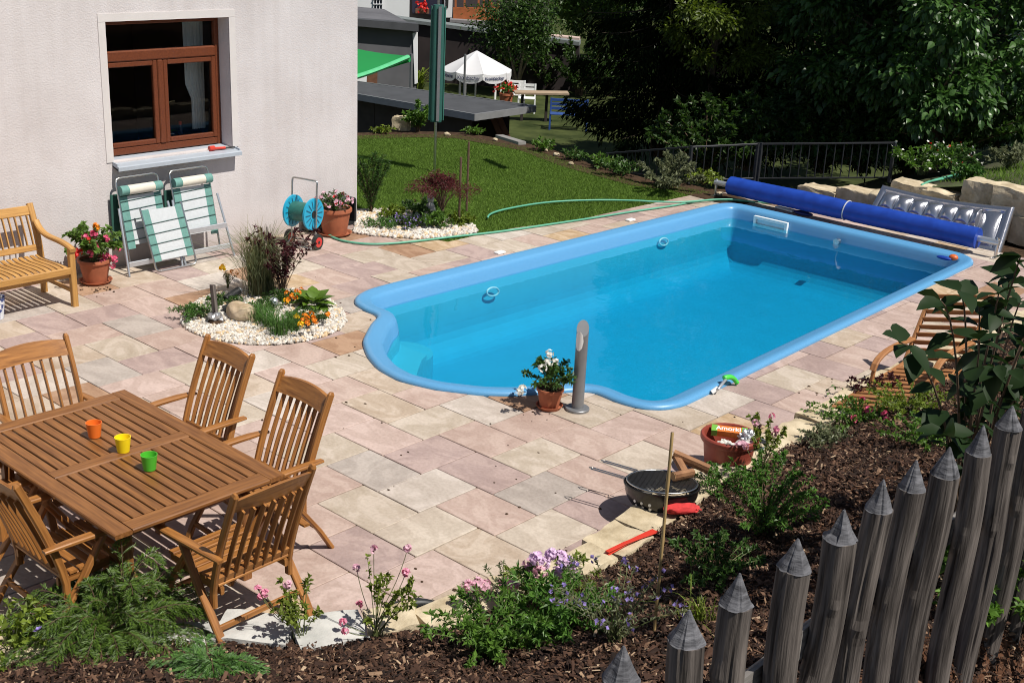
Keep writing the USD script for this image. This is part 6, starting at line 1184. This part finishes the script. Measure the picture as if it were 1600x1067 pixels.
# ================================================================== FOREGROUND PLANTS
rp_ = np.random.default_rng(99)
def feather(t, nb, h, rad, ml, ms, r, cen=(0, 0), LL=.03, W=.005, spread=1., dn=16):
    P, D, N = [], [], []; sb = MB()
    for k in range(nb):
        a = r.uniform(0, 6.28); rr = rad*math.sqrt(r.uniform(.03, 1)); hh = h*r.uniform(.55, 1)*math.sqrt(max(.08, 1-.85*(rr/rad)**2)); e = V3(cen[0]+rr*math.cos(a), cen[1]+rr*math.sin(a), hh)
        c = bez([(r.normal(0, .03), r.normal(0, .03), 0), (e[0]*.3, e[1]*.3, hh*.8), e*[.85, .85, 1.08], e+V3(.04*math.cos(a), .04*math.sin(a), -.05)], 14); sb.tube(c, .004, 4, scale=np.linspace(1, .3, 14), cap=False)
        for i in range(3, 14):
            tn = nrm(c[min(i+1, 13)]-c[i-1]); sdv = nrm(np.cross(tn, V3(0, 0, 1)+r.normal(0, .35, 3)))
            for s in (-1, 1):
                ln = .13*r.uniform(.5, 1)*(1.15-i/16); d = nrm(tn*.8+sdv*s*.8+r.normal(0, .15, 3)+[0, 0, .1]); m = dn; tt = np.linspace(.1, 1, m)[:, None]; p = c[i]+d*ln*tt+V3(0, 0, -.03)*tt**2
                sd2 = nrm(np.cross(d, V3(0, 0, 1)))*np.where(np.arange(m) % 2, 1, -1)[:, None]; P.append(p); D.append(nrm(d+sd2*.55+r.normal(0, .12, (m, 3)))); N.append(np.tile([0, 0, 1.], (m, 1)))
    P, D, N = map(np.vstack, (P, D, N)); put(t, 'stems', sb, ms); b = MB(); b.leaves(P, D, N, LL*r.uniform(.7, 1.2, len(P)), W, .1, .1); put(t, 'foliage', b, ml)
L_THU = leaf('feathery_conifer', (.095, .175, .022), .45, .2)
c = onbed(165, 1012); t = thing('feathery_conifer', 'feathery green conifer spreading in the bottom left corner', 'conifer', c); feather(t, 105, .42, .60, L_THU, STEMB, rp_)
c = onbed(190, 985); t = thing('feathery_conifer', 'tall feathery conifer shoots rising in front of the table between the chairs', 'conifer', c); feather(t, 13, .80, .30, L_THU, STEMB, rp_, (.12, .10))
c = onbed(330, 1052); t = thing('feathery_conifer', 'low fine-needled conifer at the bottom edge below the white edging stone', 'conifer', c); feather(t, 26, .16, .30, L_CON, STEMB, rp_, LL=.026)
c = onbed(20, 1030); t = thing('flowering_plant', 'leafy yellow-green plant with a violet flower in the bottom left corner', 'plant', c); tips = shrub(t, 0, .34, .3, 24, 520, .05, .028, L_YEL, STEM, rp_); opens(t, [at(60, 985, c[2]+.3)-c], .03, VIOL, rp_)
def rose(lab, base, fl, h, rad, nst, n, ml=L_ROSE, R=.026):
    c = base; t = thing('rose_bush', lab, 'rose', c); shrub(t, 0, h, rad, nst, n, .034, .02, ml, STEM, rp_, .3, .3, .0035, dome=False)
    for px, py in fl:
        d_ = ray(px, py); hd = math.hypot(c[0], c[1])*rp_.uniform(.985, 1.015); q = CAM+d_*hd/math.hypot(d_[0], d_[1])-c; heads(t, q, R*.8, 12, PALEP if rp_.uniform() < .7 else PINKL, rp_, .75)
        sb = MB(); sb.tube(bez([(q[0]*.3, q[1]*.3, max(.05, q[2]*.4)), (q[0]*.8, q[1]*.8, q[2]*.7), q], 6), .0025, 4); put(t, 'flower_stem', sb, STEM)
PINKL = leaf('soft_pink_petal', (.72, .30, .42), .2, .3)
rose('small pink rose with pale leaves in front of the right table end chair', onbed(470, 1008), [(403, 920), (414, 926), (450, 913), (408, 931)], .36, .24, 14, 420)
rose('taller pink rose with thin stems between the chair and the big leafy shrub', onbed(585, 1002), [(584, 858), (637, 856), (557, 886), (634, 894), (561, 944), (535, 971), (540, 985)], .46, .25, 14, 460)
c = onbed(760, 1020); t = thing('leafy_shrub', 'dense dark green leafy shrub at the bottom centre in the mulch bed', 'shrub', c); shrub(t, 0, .32, .36, 46, 2600, .042, .016, L_MID, STEM, rp_, .5, .05)
c = onbed(865, 985); t = thing('leafy_shrub', 'mid green shrub with long leaves under the lilac phlox', 'shrub', c); shrub(t, 0, .36, .40, 50, 2600, .05, .015, L_POT, STEM, rp_, .5, .08)
c = onbed(790, 945); t = thing('grey_shrub', 'grey-green fine-leaved plant left of the lilac phlox', 'shrub', c); shrub(t, 0, .26, .28, 26, 900, .03, .012, L_GRY, STEM, rp_)
c = onbed(860, 935); t = thing('phlox', 'lilac and white phlox flower clusters by the edging stones', 'phlox', c); shrub(t, 0, .30, .30, 24, 700, .04, .014, L_ROSE, STEM, rp_)
for px, py in ((838, 872), (850, 880), (862, 866), (875, 872), (886, 878), (828, 884), (845, 893), (733, 916), (745, 912), (757, 916), (790, 912), (800, 918), (870, 895), (893, 884)):
    d_ = ray(px, py); hd = math.hypot(c[0], c[1])*rp_.uniform(.955, .985); q = CAM+d_*hd/math.hypot(d_[0], d_[1])-c; heads(t, q, .042, 24, LILAC if px > 800 and rp_.uniform() < .75 else PALEP, rp_, .45)
c = onbed(960, 1005); t = thing('salvia', 'wispy plant with small violet flowers left of the bamboo cane', 'salvia', c); tips = shrub(t, 0, .42, .34, 34, 900, .03, .009, L_GRY, STEM, rp_, .3, .15, .003, dome=False)
b = MB(); q = np.repeat(tips, 3, 0)+rp_.normal(0, .016, (len(tips)*3, 3)); b.flowers(q, nrm(rp_.normal(size=q.shape)+[0, 0, .4]), .014, 4); put(t, 'blossoms', b, VIOL)
c = onbed(1190, 838); t = thing('potentilla_shrub', 'rounded fine-leaved green shrub in the bed right of the grill', 'shrub', c); shrub(t, 0, .62, .36, 60, 3800, .03, .015, L_POT, STEMB, rp_, .4, .06)
c = onbed(1125, 765); t = thing('potentilla_shrub', 'small green shrub spilling over the edging between grill and planter', 'shrub', c); shrub(t, 0, .22, .24, 30, 1000, .028, .014, L_POT, STEMB, rp_)
rose('pale pink rose growing beside the big planter', onbed(1190, 745), [(1206, 650), (1184, 664), (1214, 670), (1210, 678), (1176, 690), (1166, 698), (1180, 660)], .46, .17, 12, 460, R=.028)
c = onbed(1115, 905); t = thing('dark_shrub', 'dark green low shrub in the mulch behind the leftmost fence posts', 'shrub', c); shrub(t, 0, .28, .30, 36, 1300, .035, .016, L_DK, STEM, rp_)
c = onbed(1090, 975); t = thing('grass_tuft', 'light green grass tuft in the mulch between the leftmost posts', 'grass', c); put(t, 'blades', blades(60, .2, .16, .008, rp_, .7, .03), L_ROSE)
for px, py, h, rd, m2, lab, fl in ((1340, 660, .2, .42, L_MID, 'green ground cover with a pink bloom beside the deck chair foot', PINK), (1420, 640, .22, .42, L_YEL, 'yellow-green ground cover in front of the deck chair', None), (1385, 615, .16, .34, L_RED, 'dark red ground cover patch by the deck chair', None), (1450, 700, .22, .4, L_MID, 'green ground cover near the fence under the large-leaved shrub', None), (1300, 690, .12, .26, L_GRY, 'grey-green ground cover at the edge of the mulch', None)):
    c = onbed(px, py); t = thing('ground_cover', lab, 'plant', c); tips = shrub(t, -.02, h, rd, 44, 1500, .034, .018, m2, STEM, rp_, .5)
    if fl: heads(t, tips[:5], .03, 10, fl, rp_, .6)
# large-leaved shrub behind the fence
c = V3(-2.2, 6.3, float(bed(-2.2, 6.3))); t = thing('large_leaved_shrub', 'dark glossy large-leaved shrub rising behind the right fence posts', 'shrub', c)
sb = MB(); P, D, N = [], [], []; L_BIG = leaf('big_dark_leaf', (0.0211, 0.0462, 0.0132), .45, .25, .55, spec=.2)
goals = [(1405, 535), (1470, 470), (1500, 455), (1530, 480), (1530, 530), (1570, 500), (1595, 470), (1520, 600), (1560, 570), (1590, 560), (1460, 640), (1500, 650), (1550, 640), (1590, 620), (1595, 400), (1580, 430), (1510, 690), (1610, 520), (1630, 460), (1620, 600), (1650, 540), (1560, 460), (1540, 560), (1575, 600), (1475, 675), (1660, 420), (1600, 680)]
for px, py in goals:
    e = onx(px, py, -2.05+rp_.uniform(-.28, .12))-c; cv = bez([(rp_.normal(0, .05), rp_.normal(0, .05), 0), (e[0]*.2, e[1]*.3, e[2]*.6), e*[.8, .8, .95], e], 10); sb.tube(cv, .009, 5, scale=np.linspace(1, .35, 10), cap=False)
    for i in (4, 5, 6, 7, 7, 8, 8, 9, 9):
        d = nrm(rp_.normal(size=3)*[1, 1, .45]+nrm(cv[9]-cv[7])*.5+[0, 0, -.25]); P.append(cv[i]); D.append(d); N.append(nrm(rp_.normal(0, .35, 3)+[.1, 0, 1]))
put(t, 'branches', sb, STEMB); P, D, N = map(np.array, (P, D, N)); n = len(P); L = rp_.uniform(.10, .18, n)
for k in range(n): b = MB(); b.bigleaves(P[k:k+1], D[k:k+1], N[k:k+1], L[k], L[k]*.62, .15, .22); put(t, 'leaf', b, L_BIG, smooth=True)
c = at(1588, 900, .95); c[2] = float(bed(c[0], c[1])); t = thing('fence_shrub', 'mid green leafy plants low beside the fence at the right photo edge', 'shrub', c); shrub(t, 0, .5, .55, 60, 3200, .05, .03, L_MID, STEM, rp_)
# tendril with small leaves on the slabs
pts = [at(x, y, z) for x, y, z in [(1325, 640, .12), (1330, 612, .10), (1310, 605, .08), (1298, 604, .05), (1296, 614, .03)]]; t = thing('tendril', 'thin trailing tendril with small leaves on the slabs beside the deck chair shadow', 'plant', pts[0]); b = MB(); cv = spline(pts, 16)-pts[0]; b.tube(cv, .003, 4); put(t, 'stem', b, STEMB); b = MB(); b.leaves(cv[6::1], dirs(10, rp_), np.tile([0, 0, 1.], (10, 1)), .05, .03); put(t, 'foliage', b, L_DK)

# soil crumbs and dry bits on the slabs
rc = np.random.default_rng(12); b = MB(); m_ = trimesh.creation.icosahedron()
spots = [(at(150, 452)[:2], .22, 34), (at(830, 640)[:2], .25, 12), (at(930, 880)[:2], .35, 22), (at(700, 950)[:2], .35, 22), (at(800, 780)[:2], 1.6, 22), (at(600, 560)[:2], 1.8, 20), (at(1180, 690)[:2], .5, 22), (at(1300, 620)[:2], .5, 16)]
for c, s, n in spots:
    for k in range(n):
        p = c+rc.normal(0, s*.5, 2)
        if PATP.contains(Point(*p)): b.add(np.array(m_.vertices)*rc.uniform(.004, .013)*[1.3, 1, .5]*rc.uniform(.7, 1.3, (12, 1))+[p[0], p[1], .003], m_.faces)
tag(put(None, 'soil_crumbs', b, SOIL), 'dark crumbs of soil and dry bits scattered on the stone slabs', 'crumbs', kind='stuff')
